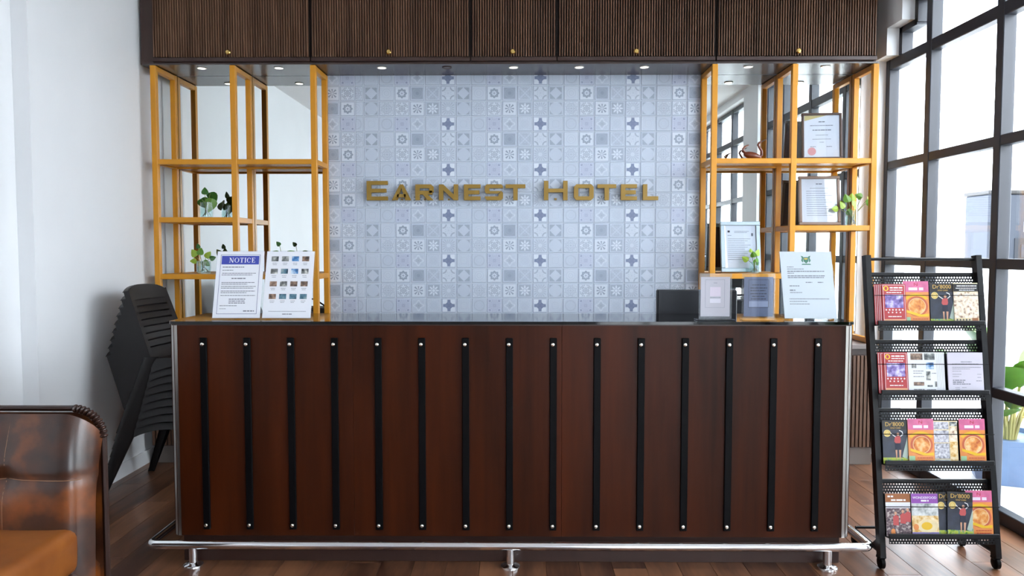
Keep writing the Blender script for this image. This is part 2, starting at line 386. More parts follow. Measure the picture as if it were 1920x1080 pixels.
# mirrors behind the shelves
MIRROR = mat('mirror_silver', (.86, .9, .89, 1), .0, 1)
box('mirror', MIRROR, None, XL+.004, XT0-.004, YB-.008, YB-.001, .86, 2.638, label='tall wall mirror behind the gold shelf with the round-leaved plant', cat='mirror')
box('mirror', MIRROR, None, XT1+.004, 2.357, YB-.008, YB-.001, .86, 2.638, label='tall wall mirror behind the gold shelf with the framed certificates', cat='mirror')

# ------------------------------------------------------------------ overhead cabinets, soffit, downlights
CX = [-2.40, -1.361, -.318, .244, 1.273, 2.315]; CN = ['above the shelf with the round-leaved plant', 'between that corner and the hotel name, over the first letters', 'the narrow one above the middle of the hotel name', 'over the last letters of the hotel name', 'above the framed certificates']
CLB = ['wide dark fluted overhead cabinet above the gold shelf by the white wall', 'wide dark fluted overhead cabinet above the word EARNEST', 'narrow dark fluted overhead cabinet above the gap in the hotel name', 'wide dark fluted overhead cabinet above the word HOTEL', 'wide dark fluted overhead cabinet above the framed certificates']
KX = [-1.891, -.847, -.045, .753, 1.796]
Z0 = 2.648
for k in range(5):
    a, b = CX[k], CX[k+1]
    t = thing('overhead_cabinet', CLB[k], 'cabinet', ((a+b)/2, 4.93, Z0), group='fluted overhead cabinets'); wd = (b-a)/2
    box('body', CASEW, t, -wd+.001, wd-.001, .016, YB-4.93-.005, 0, ZC-Z0-.002)
    d = box('door', DOORM, t, -wd+.004, wd-.004, -.004, .014, .012, ZC-Z0-.01)
    q = MB(); nsl = round((2*wd-.02)/.0165); st = (2*wd-.02)/nsl
    for j in range(nsl):
        xx = -wd+.01+(j+.5)*st; q.prism([(xx-st*.30, -.004), (xx-st*.26, -.019), (xx+st*.08, -.019), (xx+st*.32, -.004)], 0, 1, Matrix(((1, 0, 0, 0), (0, 0, 1, 0), (0, 1, 0, 0), (0, 0, 0, 1)))@Matrix.Diagonal((1, ZC-Z0-.045, 1, 1))@Matrix.Translation((0, .035/(ZC-Z0-.045), 0)))
    q.build('flutes', SLATW, d, kind='stuff', fix=True)
    box('bottom_edge', CASEW, d, -wd+.004, wd-.004, -.014, 0, .008, .03)
    q = MB(); q.lathe([(0, .034), (.012, .033), (.017, .026), (.015, .019), (.006, .016), (.006, 0), (0, 0)], (KX[k]-(a+b)/2, -.012, .06), 16, Matrix.Rotation(PI/2, 4, 'X'))
    q.build('knob', BRASS, d, True, True)
box('trim_1', CASEW, None, -2.481, -2.402, 4.945, YB-.005, Z0-.003, ZC-.002, kind='structure')
box('trim_2', SOFFITM, None, -2.478, 2.325, 4.935, YB-.012, Z0-.01, Z0-.001, kind='structure')
LAMP = mat('lit_lamp_lens', rgb(255, 246, 230), .4, emit=1.6); DEAD = mat('unlit_lamp_lens', rgb(90, 78, 70), .3); RING = mat('lamp_ring_white', rgb(225, 225, 222), .3)
DLB = [(-2.117, 'gold shelf bay beside the white side wall'), (-1.601, 'open gold shelf bay beside the tiles'), (-.915, 'first letter of the hotel name'), (-.482, ''), (-.04, 'gap between the two sign words'), (.395, 'second letter of the word HOTEL'), (.826, 'last letters of the word HOTEL'), (1.512, 'dark swan ornament'), (2.021, 'upper framed certificate')]
for x, s in DLB:
    t = thing('downlight', ('round recessed soffit downlight above the '+s) if s else 'unlit brown recessed soffit downlight above the word EARNEST', 'downlight', (x, 5.02, Z0-.01), group='soffit downlights')
    q = MB(); q.lathe([(.026, -.0002), (.032, -.0005), (.032, -.004), (.026, -.005), (.024, -.002)], (0, 0, 0), 24); q.build('ring', RING if s else CASEW, t, True)
    q = MB(); q.lathe([(.025, -.0025), (0, -.0025)], (0, 0, 0), 24); q.build('lens', LAMP if s else DEAD, t, True)

# ------------------------------------------------------------------ gold shelf units
def shelf_unit(label, xs, shelves, z0):
    t = thing('shelf_unit', label, 'shelf', ((xs[0]+xs[2])/2, 5.06, z0), group='gold metal shelf units'); cx = (xs[0]+xs[2])/2
    h = .018; yf, yb = 4.95-5.06, 5.23-5.06; zt = 2.636-z0
    for xp in xs:
        for yp in (yf, yb): box('post', GOLD, t, xp-cx-h, xp-cx+h, yp-h, yp+h, 0, zt-.001, .002)
        box('top_rail', GOLD, t, xp-cx-h+.001, xp-cx+h-.001, yf+h, yb-h, zt-.036, zt-.002, .002)
        box('bottom_rail', GOLD, t, xp-cx-h+.001, xp-cx+h-.001, yf+h, yb-h, .002, .036, .002)
    for (a, b, z) in shelves:
        xa, xb = xs[a]-cx, xs[b]-cx; z -= z0
        s = box('shelf', GOLD, t, xa+h, xb-h, yf+h*.9, yb-h*.9, z-.006, z+.014, .002)
        for yp in (yf, yb): box('shelf_rail', GOLD, s, xa+h-.001, xb-h+.001, yp-h+.002, yp+h-.002, z-.017, z+.017, .002)
        for xp in (xa, xb): box('shelf_rail', GOLD, s, xp-h+.002, xp+h-.002, yf+h-.001, yb-h+.001, z-.017, z+.017, .002)
    return t
ZB = .81
shelf_unit('open gold metal shelf unit holding only jars of plants', (-2.404, -1.88, -1.352), [(0, 2, 2.008), (0, 1, 1.627), (0, 2, 1.25)], ZB)
shelf_unit('open gold metal shelf unit holding framed certificates and a swan', (1.272, 1.792, 2.315), [(0, 2, 2.01), (1, 2, 1.572), (0, 1, 1.255)], ZB)
TOPG = mat('grey_brown_worktop', rgb(120, 108, 104), .35); KICKM = mat('grey_kick_board', rgb(128, 118, 112), .5)
for lab, a, b in (('low fluted base cabinet under the gold shelf with plants', -2.45, -1.3), ('low fluted base cabinet beside the window under the certificates', 1.22, 2.34)):
    t = thing('base_cabinet', lab, 'cabinet', ((a+b)/2, 5.05, 0), group='fluted base cabinets'); wd = (b-a)/2
    box('body', CASEW, t, -wd, wd, -.14, .195, .12, ZB-.03); box('kick_board', KICKM, t, -wd, wd, -.12, .18, .001, .12)
    box('top', TOPG, t, -wd, wd, -.17, .197, ZB-.03, ZB-.001, .002)
    for dx0, dx1 in ((-wd, 0), (0, wd)):
        d = box('door', CASEW, t, dx0+.002, dx1-.002, -.152, -.141, .125, ZB-.07)
        q = MB(); n = 22
        for j in range(n):
            xx = dx0+.004+(j+.5)*(dx1-dx0-.008)/n; q.box(xx-.008, xx+.008, -.163, -.152, .13, ZB-.075)
        q.build('flutes', SLATW, d, kind='stuff')

# ------------------------------------------------------------------ hotel name
SIGNM = mat('sign_gold_paint', rgb(150, 118, 46), .42, .25)
SIGNS = mat('sign_gold_side', rgb(150, 118, 46), .42, .25)
def letter_strokes(ch, w, h, t):
    t2 = t*1.15
    R = lambda x0, x1, z0, z1: [(x0, z0), (x1, z0), (x1, z1), (x0, z1)]
    if ch == 'E': return [R(0, t2, 0, h), R(t2, w, 0, t), R(t2, w, h-t, h), R(t2, w*.93, h/2-t/2, h/2+t/2)]
    if ch == 'L': return [R(0, t2, 0, h), R(t2, w, 0, t)]
    if ch == 'T': return [R(0, w, h-t, h), R(w/2-t2/2, w/2+t2/2, 0, h-t)]
    if ch == 'H': return [R(0, t2, 0, h), R(w-t2, w, 0, h), R(t2, w-t2, h/2-t/2, h/2+t/2)]
    if ch == 'A': return [[(0, 0), (t2*1.25, 0), (w*.5+t*.05, h*.8), (w*.5, h), (w*.42, h)], [(w-t2*1.25, 0), (w, 0), (w*.58, h), (w*.5, h), (w*.5-t*.05, h*.8)], R(w*.27, w*.73, h*.18, h*.18+t*.85)]
    if ch == 'N': return [R(0, t2, 0, h), R(w-t2, w, 0, h), [(t2, h), (t2, h-t*1.5), (w-t2, 0), (w-t2, t*1.5)]]
    if ch == 'R': return [R(0, t2, 0, h), R(t2, w*.86, h-t, h), [(w-t2, h*.45), (w, h*.5), (w, h*.86), (w*.86, h), (w*.86, h-t), (w-t2, h-t)], R(t2, w*.93, h*.36, h*.36+t), [(w*.42, h*.36), (w*.68, h*.36), (w, 0), (w-t2*1.4, 0)]]
    if ch == 'O': return [[(0, h*.16), (w*.12, 0), (w*.88, 0), (w, h*.16), (w-t2, t), (t2, t)], [(w, h*.16), (w, h*.84), (w-t2, h-t), (w-t2, t)], [(w, h*.84), (w*.88, h), (w*.12, h), (0, h*.84), (t2, h-t), (w-t2, h-t)], [(0, h*.84), (0, h*.16), (t2, t), (t2, h-t)]]
    if ch == 'S': return [[(w*.1, 0), (w*.9, 0), (w, h*.14), (w-t2, t), (0, t), (0, t*.6)], [(w, h*.14), (w, h*.48), (w*.92, h*.58), (w-t2*1.1, h*.58-t), (w-t2, t)], [(w*.08, h*.42), (w-t2*1.1, h*.42), (w*.92, h*.58), (t2*1.1, h*.58), ], [(0, h*.86), (0, h*.52), (w*.08, h*.42), (t2*1.1, h*.58), (t2, h-t)], [(0, h*.86), (w*.1, h), (w*.9, h), (w, h*.9), (w, h-t), (t2, h-t)]]
sg = thing('hotel_sign', 'raised gold letters spelling EARNEST HOTEL on the patterned tile wall', 'sign', (-.05, YB-.004, 1.773))
for ch, x0, x1, big in (('E', -1.064, -.918, 1), ('A', -.889, -.755, 0), ('R', -.725, -.598, 0), ('N', -.561, -.427, 0), ('E', -.386, -.271, 0), ('S', -.241, -.115, 0), ('T', -.097, .041, 0), ('H', .17, .334, 1), ('O', .378, .515, 0), ('T', .541, .671, 0), ('E', .704, .815, 0), ('L', .856, .963, 0)):
    h = .134 if big else .110; q = MB()
    for p in letter_strokes(ch, x1-x0, h, .0265): q.prism(p, -.042, -.016)
    q.box((x1-x0)*.45, (x1-x0)*.55, -.016, -.001, h*.02, h*.12)
    q.build('letter', SIGNM, sg, loc=(x0+.05, 0, 0))

# ------------------------------------------------------------------ reception counter
XC0, XC1, YC, ZT = -1.578, 1.494, 3.33, 1.096
ct = thing('reception_counter', 'long dark brown wooden reception counter with black vertical strips', 'counter', (-.04, YC, 0)); ox = -.04
X0, X1 = XC0-ox, XC1-ox
for a, b in ((X0+.02, -.71), (-.71, .23), (.23, X1-.02)):
    box('front_panel', COUNTERW, ct, a+.0004, b-.0004, 0, .03, .128, ZT-.006, .0008)
box('side_panel', COUNTERW, ct, X0, X0+.02, .02, .6, .128, ZT-.006); box('side_panel', COUNTERW, ct, X1-.02, X1, .02, .6, .128, ZT-.006)
box('top_trim', CASEW, ct, X0+.015, X1-.015, -.002, .01, ZT-.006, ZT-.001)
for sx, xx in ((1, X0), (-1, X1)):                  # rounded steel corner strips
    q = MB(); pts = [(xx+sx*(.035-.035*math.cos(a)), .035-.035*math.sin(a)) for a in [PI/2*k/8 for k in range(9)]]
    pts = [(xx, .06)]+pts+[(xx+sx*.038, 0)]
    inn = [(px+sx*.003, py+.003) for px, py in pts]
    for k in range(len(pts)-1):
        for (z_a, z_b) in ((.128, ZT-.004),):
            q.add([(pts[k][0], pts[k][1]-.002, z_a), (pts[k+1][0], pts[k+1][1]-.002, z_a), (pts[k+1][0], pts[k+1][1]-.002, z_b), (pts[k][0], pts[k][1]-.002, z_b)], [(0, 1, 2, 3)])
    q.build('corner_strip', STEEL, ct, True, True)
box('toe_kick', CASEW, ct, X0+.035, X1-.035, .028, .56, .001, .128)
box('desk_shelf', CASEW, ct, X0+.02, X1-.02, .03, .6, .72, .745)
SCREW = mat('screw_nickel', (.85, .82, .74, 1), .25, 1)
sm = MB(); sm.bbox(-.0155, .0155, -.012, 0, 0, .875, .002); sme = sm.mesh('strip'); sme.materials.append(BLACK)
q = MB(); q.lathe([(0, .006), (.004, .0058), (.0075, .004), (.009, 0)], (0, 0, 0), 12, Matrix.Rotation(PI/2, 4, 'X')); scm = q.mesh('screw', True); scm.materials.append(SCREW)
q = MB(); q.lathe([(0, .0066), (.0022, .0064), (.0024, .0055)], (0, 0, 0), 8, Matrix.Rotation(PI/2, 4, 'X'))
for k in range(15):
    s = bpy.data.objects.new('strip', sme); s.location = (-1.42-ox+k*.1965, 0, .16); put(s, ct)
    for zz in (.02, .846):
        c = bpy.data.objects.new('screw', scm); c.location = (-.003, -.012, zz); put(c, s)
# black glass worktop
TOPM = mat('black_glass_top', rgb(5, 5, 7), .06, 0, .4)
q = MB(); r = .035; xa, xb, ya, yb = XC0-.004, XC1+.004, YC-.012, YC+.42
pts = [(xa+r-r*math.cos(a), ya+r-r*math.sin(a)) for a in [PI/2*k/8 for k in range(9)]]+[(xb-r+r*math.sin(a), ya+r-r*math.cos(a)) for a in [PI/2*k/8 for k in range(9)]]+[(xb, yb), (xa, yb)]
n = len(pts); q.add([(a, b, ZT) for a, b in pts]+[(a, b, ZT+.013) for a, b in pts], [tuple(range(n-1, -1, -1)), tuple(range(n, 2*n))]+[(i, (i+1) % n, (i+1) % n+n, i+n) for i in range(n)])
q.build('worktop', TOPM, None, label='glossy black glass worktop on top of the reception counter', cat='worktop')
ZW = ZT+.013
# foot rail
fr = thing('foot_rail', 'chrome tubular foot rail around the base of the counter', 'rail', (-.04, 3.296, 0))
rx0, rx1, rz = -1.67+.04, 1.572+.04, .098
q = MB(); pth = [(rx0, .42, rz)]+[(rx0, .42-.36*k/4, rz) for k in range(1, 5)]
pth += [(rx0+.03-.03*math.cos(a), .03-.03*math.sin(a), rz) for a in [PI/2*k/6 for k in range(7)]]
pth += [(rx0+.1, 0, rz), (0, 0, rz), (rx1-.1, 0, rz)]+[(rx1-.03+.03*math.sin(a), .03-.03*math.cos(a), rz) for a in [PI/2*k/6 for k in range(7)]]+[(rx1, .1, rz), (rx1, .42, rz)]
q.tube(pth, .0195, 16); q.build('tube', CHROME, fr, True)
for sx, xx in ((1, rx0), (-1, rx1)):
    q = MB(); q.tube([(xx, .40, rz), (xx+sx*.09, .40, rz)], .016, 12); q.build('end_bracket', CHROME, fr, True)
for xx in (-1.474+.04, 0, 1.382+.04):
    q = MB(); q.tube([(xx, 0, .004), (xx, 0, rz-.012)], .0185, 16); p = q.build('post', CHROME, fr, True)
    q = MB(); q.lathe([(.0186, .020), (.024, .015), (.036, .013), (.043, .009), (.044, .001), (0, .001)], (xx, 0, 0), 24); q.build('flange', CHROME, p, True)

# ------------------------------------------------------------------ printed sheets
def words(name, parent, lines, y, m=INK, seed=0):
    """each line: x0, x1, z, height"""
    rnd = random.Random(seed); q = MB()
    for x0, x1, z, h in lines:
        x = x0
        while x < x1-.002:
            wl = min(rnd.uniform(.006, .02)*(h/.004), x1-x); q.box(x, x+wl, y-.0003, y, z, z+h); x += wl+h*.55
    return q.build(name, m, parent, kind='stuff')
def photo_mat(name, cols, scale=14, seed=0.):
    if name in MATS: return MATS[name]
    m = bpy.data.materials.new(name); m.use_nodes = True; nt = m.node_tree; b = nt.nodes['Principled BSDF']
    tc = nt.nodes.new('ShaderNodeTexCoord'); mp = nt.nodes.new('ShaderNodeMapping'); mp.inputs['Location'].default_value = (seed, seed*1.7, seed*.3)
    oi = nt.nodes.new('ShaderNodeObjectInfo'); ad = nt.nodes.new('ShaderNodeVectorMath'); ad.operation = 'ADD'
    nz = nt.nodes.new('ShaderNodeTexNoise'); nz.inputs['Scale'].default_value = scale; nz.inputs['Detail'].default_value = 4
    nt.links.new(tc.outputs['Object'], mp.inputs[0]); nt.links.new(mp.outputs[0], ad.inputs[0]); nt.links.new(oi.outputs['Random'], ad.inputs[1])
    nt.links.new(ad.outputs[0], nz.inputs['Vector'])
    r = nt.nodes.new('ShaderNodeValToRGB'); r.color_ramp.interpolation = 'LINEAR'; e = r.color_ramp.elements
    n = len(cols); e[0].position = .32; e[0].color = rgb(*cols[0]); e[1].position = .68; e[1].color = rgb(*cols[-1])
    for k in range(1, n-1): z = e.new(.32+.36*k/(n-1)); z.color = rgb(*cols[k])
    nt.links.new(nz.outputs[0], r.inputs[0]); nt.links.new(r.outputs[0], b.inputs['Base Color']); b.inputs['Roughness'].default_value = .45
    MATS[name] = m; return m
def flat(name, m, parent, x0, x1, z0, z1, y, **kw):
    return box(name, m, parent, x0, x1, y-.0003, y, z0, z1, **kw)
def disc(name, m, parent, x, z, rx, rz, y, a0=0, a1=2*PI, inner=0, n=24):
    q = MB(); A = [a0+(a1-a0)*k/n for k in range(n+1)]
    if inner == 0: q.prism([(x+rx*math.cos(a), z+rz*math.sin(a)) for a in (A[:-1] if a1-a0 > 6.28 else A)], y-.0003, y)
    else:
        for k in range(n):
            p = [(x+rx*f*math.cos(a), z+rz*f*math.sin(a)) for f, a in ((1, A[k]), (1, A[k+1]), (inner, A[k+1]), (inner, A[k]))]; q.prism(p, y-.0003, y)
    return q.build(name, m, parent)
def poly(name, m, parent, pts, y):
    q = MB(); q.prism(pts, y-.0003, y); return q.build(name, m, parent)
BLUE = mat('notice_blue', rgb(62, 74, 168), .6); WHT = mat('print_white', rgb(240, 240, 244), .6)

# notice stand and picture sheet, leaning back on the counter
LEAN = .27
def sheet(name, label, cat, x, w, h, y, rz=0., lean=LEAN, m=PAPER):
    t = thing(name, label, cat, (x, y, ZW+.003), (-lean, 0, rz))
    box('paper', m, t, -w/2+.004, w/2-.004, -.0005, .0005, .004, h-.004)
    box('acrylic_sleeve', ACRYL, t, -w/2, w/2, .001, .004, 0, h)
    q = MB(); d = h*.75*math.sin(lean)*2
    q.add([(-w*.3, .004, h*.75), (w*.3, .004, h*.75), (w*.3, .004+.18*math.cos(0), .0), (-w*.3, .18, .0)], [(0, 1, 2, 3)])
    R = Matrix.Rotation(lean, 4, 'X')
    p0 = R@Vector((0, .16, .001)); q.v[2] = (w*.3, p0.y, p0.z); q.v[3] = (-w*.3, p0.y, p0.z)
    q.build('back_support', ACRYL, t)
    return t
n1 = sheet('notice_stand', 'white notice sheet with blue NOTICE heading leaning on the counter', 'notice', -1.304, .226, .325, 3.41, .02)
def outline(name, m, parent, x0, x1, z0, z1, t, y):
    q = MB()
    for a in ((x0, x1, z0, z0+t), (x0, x1, z1-t, z1), (x0, x0+t, z0, z1), (x1-t, x1, z0, z1)): q.box(a[0], a[1], y-.0003, y, a[2], a[3])
    return q.build(name, m, parent)
outline('printed_border', mat('border_navy', rgb(70, 78, 130), .7), n1, -.092, .092, .022, .305, .0016, -.0008)
bn = flat('blue_heading', BLUE, n1, -.087, .087, .258, .299, -.0008)
def serif(ch, w, h):
    T, t = h*.16, h*.06; S = lambda x, z, ww: [(x-ww/2, z), (x+ww/2, z), (x+ww/2, z+t), (x-ww/2, z+t)]
    Bx = lambda x0, x1, z0, z1: [(x0, z0), (x1, z0), (x1, z1), (x0, z1)]
    if ch == 'I': return [Bx(w/2-T/2, w/2+T/2, 0, h), S(w/2, 0, w), S(w/2, h-t, w)]
    if ch == 'T': return [Bx(w/2-T/2, w/2+T/2, 0, h), Bx(0, w, h-t, h), S(w/2, 0, T*2.4), Bx(0, t, h*.76, h), Bx(w-t, w, h*.76, h)]
    if ch == 'E': return [Bx(w*.14, w*.14+T, 0, h), Bx(0, w, 0, t), Bx(0, w*.95, h-t, h), Bx(w*.14, w*.72, h*.49, h*.49+t), Bx(w-t, w, 0, h*.24), Bx(w*.95-t, w*.95, h*.78, h), Bx(w*.72-t, w*.72, h*.38, h*.64)]
    if ch == 'N': return [Bx(w*.14, w*.14+t, 0, h), Bx(w*.84, w*.84+t, 0, h), [(w*.1, h), (w*.1+T*1.2, h), (w*.84+t, 0), (w*.84-T*.7, 0)], S(w*.14, 0, w*.3), S(w*.84, h-t, w*.3), S(w*.1, h-t, w*.24)]
    A = [2*PI*k/20 for k in range(21)] if ch == 'O' else [.7+(2*PI-1.4)*k/18 for k in range(19)]
    out = []
    for a, b in zip(A, A[1:]):
        f = lambda a, k: (w/2+(w/2-k*(t+(T-t)*abs(math.cos(a))))*math.cos(a), h/2+(h/2-k*t)*math.sin(a)); out.append([f(a, 0), f(b, 0), f(b, 1), f(a, 1)])
    if ch == 'C': out.append(Bx(w*.86, w*.86+t, h*.64, h*.9))
    return out
q = MB(); hx = -.052
for ch, wl in (('N', .021), ('O', .0215), ('T', .018), ('I', .008), ('C', .0185), ('E', .016)):
    for p in serif(ch, wl, .023): q.prism([(a+hx, b+.267) for a, b in p], -.0014, -.0011)
    hx += wl+.0035
q.build('heading_text', WHT, bn)
words('printed_text', n1, [(-.08, .02, .243, .004), (-.08, -.03, .228, .003), (-.08, .076, .214, .003), (-.082, .06, .206, .003), (-.035, .03, .188, .005), (-.08, .076, .170, .003), (-.08, .04, .162, .003), (-.08, .08, .151, .003), (-.08, .07, .143, .003), (-.08, .078, .129, .003), (-.08, .04, .121, .003), (-.08, .08, .108, .003), (-.04, .036, .09, .004), (-.04, .036, .081, .004), (-.04, .036, .072, .004), (-.08, .0, .06, .003), (-.08, -.05, .046, .002), (.03, .08, .034, .005)], -.0008, INK, 3)
n2 = sheet('picture_sheet', 'white sheet with sixteen small travel photos beside the blue notice', 'sheet', -1.072, .232, .325, 3.41, -.01)
PH = [photo_mat('photo_sky', [(40, 60, 90), (70, 130, 190), (200, 220, 235)], 40), photo_mat('photo_earth', [(50, 45, 45), (130, 105, 90), (190, 160, 140)], 50), photo_mat('photo_grey', [(40, 45, 50), (120, 125, 125), (220, 220, 215)], 45), photo_mat('photo_sea', [(30, 50, 65), (80, 120, 140), (140, 160, 165)], 40)]
order = [[2, 2, 0, 1], [2, 3, 0, 2], [1, 2, 1, 1], [1, 3, 3, 3]]
for rI in range(4):
    for c in range(4):
        px = -.072+c*.048; pz = .275-rI*.06
        flat('photo', PH[order[rI][c]], n2, px-.0165, px+.0165, pz-.002, pz+.022, -.0008)
        words('caption', n2, [(px-.011, px+.011, pz-.012, .002), (px-.009, px+.009, pz-.019, .002)], -.0008, INK, rI*4+c)
words('printed_text', n2, [(-.085, .09, .034, .002), (-.02, .025, .02, .004)], -.0008, INK, 5)
c3 = sheet('licence_sheet', 'white letter with a green crest leaning on the counter', 'letter', 1.331, .245, .326, 3.41, -.02, .29, mat('pale_letter_paper', rgb(190, 200, 208), .6))
GRN = mat('crest_green', rgb(70, 120, 100), .6); YEL = mat('crest_yellow', rgb(190, 170, 80), .6)
poly('crest_shield', GRN, c3, [(-.012, .295), (.012, .295), (.011, .275), (0, .264), (-.011, .275)], -.0008)
for sx in (-1, 1):
    poly('crest_supporter', GRN, c3, [(sx*.014, .268), (sx*.022, .278), (sx*.018, .29), (sx*.022, .302), (sx*.012, .298)], -.0008)
poly('crest_scroll', GRN, c3, [(-.022, .258), (.022, .258), (.018, .263), (-.018, .263)], -.0008); poly('crest_band', YEL, c3, [(-.009, .29), (.009, .29), (.006, .283), (-.006, .283)], -.0011)
words('printed_text', c3, [(-.09, -.06, .246, .003), (-.09, -.01, .236, .003), (-.09, .08, .225, .004), (-.09, -.06, .216, .003), (-.09, .08, .203, .004), (-.09, .075, .195, .004), (-.01, .02, .172, .004), (.045, .07, .172, .004), (-.085, -.04, .155, .004), (-.085, -.06, .134, .005), (-.085, -.03, .124, .003), (-.09, .09, .094, .003), (-.09, -.01, .082, .003), (-.09, .0, .070, .003)], -.0008, INK, 8)

# clear acrylic stands with a card each
def acrylic_stand(label, x, m_card, y=3.40, basew=.166, zb=0.):
    t = thing('acrylic_stand', label, 'card stand', (x, y, ZW+.0008), (0, 0, 0)); h = .213
    box('base', ACRYL, t, -basew/2, basew/2, -.032, .032, 0, .006, .001)
    box('front_plate', ACRYL, t, -.074, .074, -.007, -.004, .006, h, .0006); box('back_plate', ACRYL, t, -.074, .074, .004, .007, .006, h, .0006)
    box('card', m_card, t, -.066, .066, -.001, .001, .016, .196)
    return t
s1 = acrylic_stand('clear acrylic stand holding a pale pink card beside the monitor', .891, mat('pink_grey_card', rgb(196, 186, 190), .5), basew=.176)
outline('card_border', INK, s1, -.046, .042, .056, .184, .001, -.0012); flat('pink_panel', mat('pale_pink', rgb(226, 206, 214), .6), s1, -.024, .024, .108, .15, -.0012)
flat('white_panel', mat('pale_rose_white', rgb(226, 216, 220), .6), s1, -.024, .024, .078, .097, -.0012); words('printed_text', s1, [(-.024, .024, .101, .0025), (-.008, .008, .168, .002)], -.0012, INK, 2)
s2 = acrylic_stand('clear acrylic stand holding a dark blue-grey card of text', 1.087, mat('slate_card', rgb(98, 106, 132), .5), basew=.15)
outline('card_border', DINK, s2, -.046, .046, .056, .184, .0015, -.0012)
words('printed_text', s2, [(-.03, .03, .158, .004), (-.038, .038, .144, .004), (-.038, .03, .132, .004), (-.038, .036, .118, .004), (-.03, .03, .106, .004), (-.034, .036, .094, .004)], -.0012, DINK, 4)
flat('pale_panel', mat('pale_slate', rgb(150, 158, 184), .6), s2, -.043, .043, .06, .086, -.0012)

# monitor behind the counter
mo = thing('monitor', 'black computer monitor behind the counter with its back showing', 'monitor', (.915, 3.86, .745))
box('housing', mat('monitor_black', rgb(26, 29, 36), .55), mo, -.205, .205, -.02, .03, .20, .478, .006); box('screen', mat('screen_glass', rgb(8, 8, 10), .1), mo, -.195, .195, .03, .033, .21, .468)
box('neck', BLACK, mo, -.03, .03, -.04, -.018, .012, .3, .004); box('base', BLACK, mo, -.11, .11, -.09, .08, .0005, .012, .004)

# ------------------------------------------------------------------ framed certificates, swan
def framed(label, x, y, zb, w, h, fm, fw, lean, m_paper, rz=0):
    t = thing('certificate_frame', label, 'picture frame', (x, y, zb+.006), (-lean, 0, rz)); q = MB()
    for a in ((-w/2, w/2, 0, fw), (-w/2, w/2, h-fw, h), (-w/2, -w/2+fw, fw, h-fw), (w/2-fw, w/2, fw, h-fw)): q.bbox(a[0], a[1], -.008, .012, a[2], a[3], .003)
    q.build('frame', fm, t); box('certificate', m_paper, t, -w/2+fw*.9, w/2-fw*.9, 0, .004, fw*.9, h-fw*.9); box('backing', CASEW, t, -w/2+.006, w/2-.006, .005, .011, .006, h-.006)
    box('glass', ACRYL, t, -w/2+fw, w/2-fw, -.004, -.003, fw, h-fw)
    return t
WOODF = mat('dark_wood_frame', rgb(70, 52, 44), .35); SILV = mat('silver_frame', rgb(150, 164, 172), .3, .6); BRF = mat('brown_grey_frame', rgb(122, 104, 92), .35, .3)
f1 = framed('dark wood framed certificate with a pink seal on the gold shelf', 2.026, 5.06, 2.027, .262, .315, WOODF, .016, .1, PAPER, -.1)
poly('corner_band', mat('corner_ochre', rgb(205, 186, 120), .6), f1, [(-.112, .298), (.03, .298), (-.112, .262)], -.0005)
disc('pink_seal', mat('seal_pink', rgb(226, 160, 160), .6), f1, -.065, .055, .027, .027, -.0006)
words('printed_text', f1, [(-.02, .02, .252, .006), (-.075, .075, .228, .004), (-.06, .06, .196, .006), (-.04, .04, .164, .003), (-.06, .06, .136, .003), (-.015, .015, .115, .003), (-.075, -.04, .085, .004), (.03, .065, .085, .004)], -.0005, INK, 12)
f2 = framed('brown-grey framed printed letter beside the trailing plant jar', 2.018, 5.05, 1.588, .272, .335, BRF, .02, .14, PAPER, -.06)
words('printed_text', f2, [(-.02, .02, .278, .006), (-.06, .06, .25, .003)]+[(-.085, .06+.025*((k*7) % 3-1), .23-k*.015, .0028) for k in range(12)], -.0005, INK, 13)
f3 = framed('silver framed certificate standing behind a small plant jar', 1.492, 5.04, 1.272, .27, .345, SILV, .028, .13, PAPER, .04)
flat('logo_mark', DINK, f3, -.085, -.07, .27, .283, -.0005); flat('code_mark', INK, f3, .075, .088, .245, .265, -.0005)
words('printed_text', f3, [(-.04, .06, .276, .003), (-.04, .05, .268, .003), (-.085, -.06, .248, .003)]+[(-.085, .07-.02*(k % 3), .225-k*.014, .0026) for k in range(11)], -.0005, INK, 14)
sw = thing('swan_ornament', 'small carved brown wooden swan standing on the gold shelf', 'ornament', (1.555, 5.04, 2.0275))
SWM = mat('carved_rosewood', rgb(104, 48, 26), .3, noise=.2, nscale=(40, 40, 40))
q = MB()
for (dx, dz, rx, rz_) in ((0, .027, .062, .027),):
    bm = bmesh.new(); bmesh.ops.create_uvsphere(bm, u_segments=16, v_segments=10, radius=1); q.bm(bm, Matrix.Translation((dx, 0, dz))@Matrix.Rotation(.25, 4, 'Y')@Matrix.Diagonal((rx, .028, rz_*.95, 1)))
q.build('body', SWM, sw, True)
q = MB(); q.tube([(.03, 0, .02), (.048, 0, .018), (.062, 0, .032), (.06, 0, .06), (.046, 0, .082), (.036, 0, .1), (.044, 0, .115), (.06, 0, .122)], [.012, .011, .0095, .0085, .008, .0075, .0075, .005], 10); nk = q.build('neck', SWM, sw, True)
q = MB(); q.tube([(.058, 0, .121), (.092, 0, .138)], [.005, .0015], 8); q.build('beak', mat('swan_beak', rgb(50, 30, 26), .4), nk, True)
for k in range(3):
    q = MB(); q.tube([(-.03, 0, .04), (-.055-.005*k, .004*k, .055), (-.07+.012*k, .005*(k-1), .075+.008*k), (-.052+.014*k, .006*(k-1), .092+.004*k)], [.008, .007, .006, .003], 8); q.build('tail_feather', SWM, sw, True)

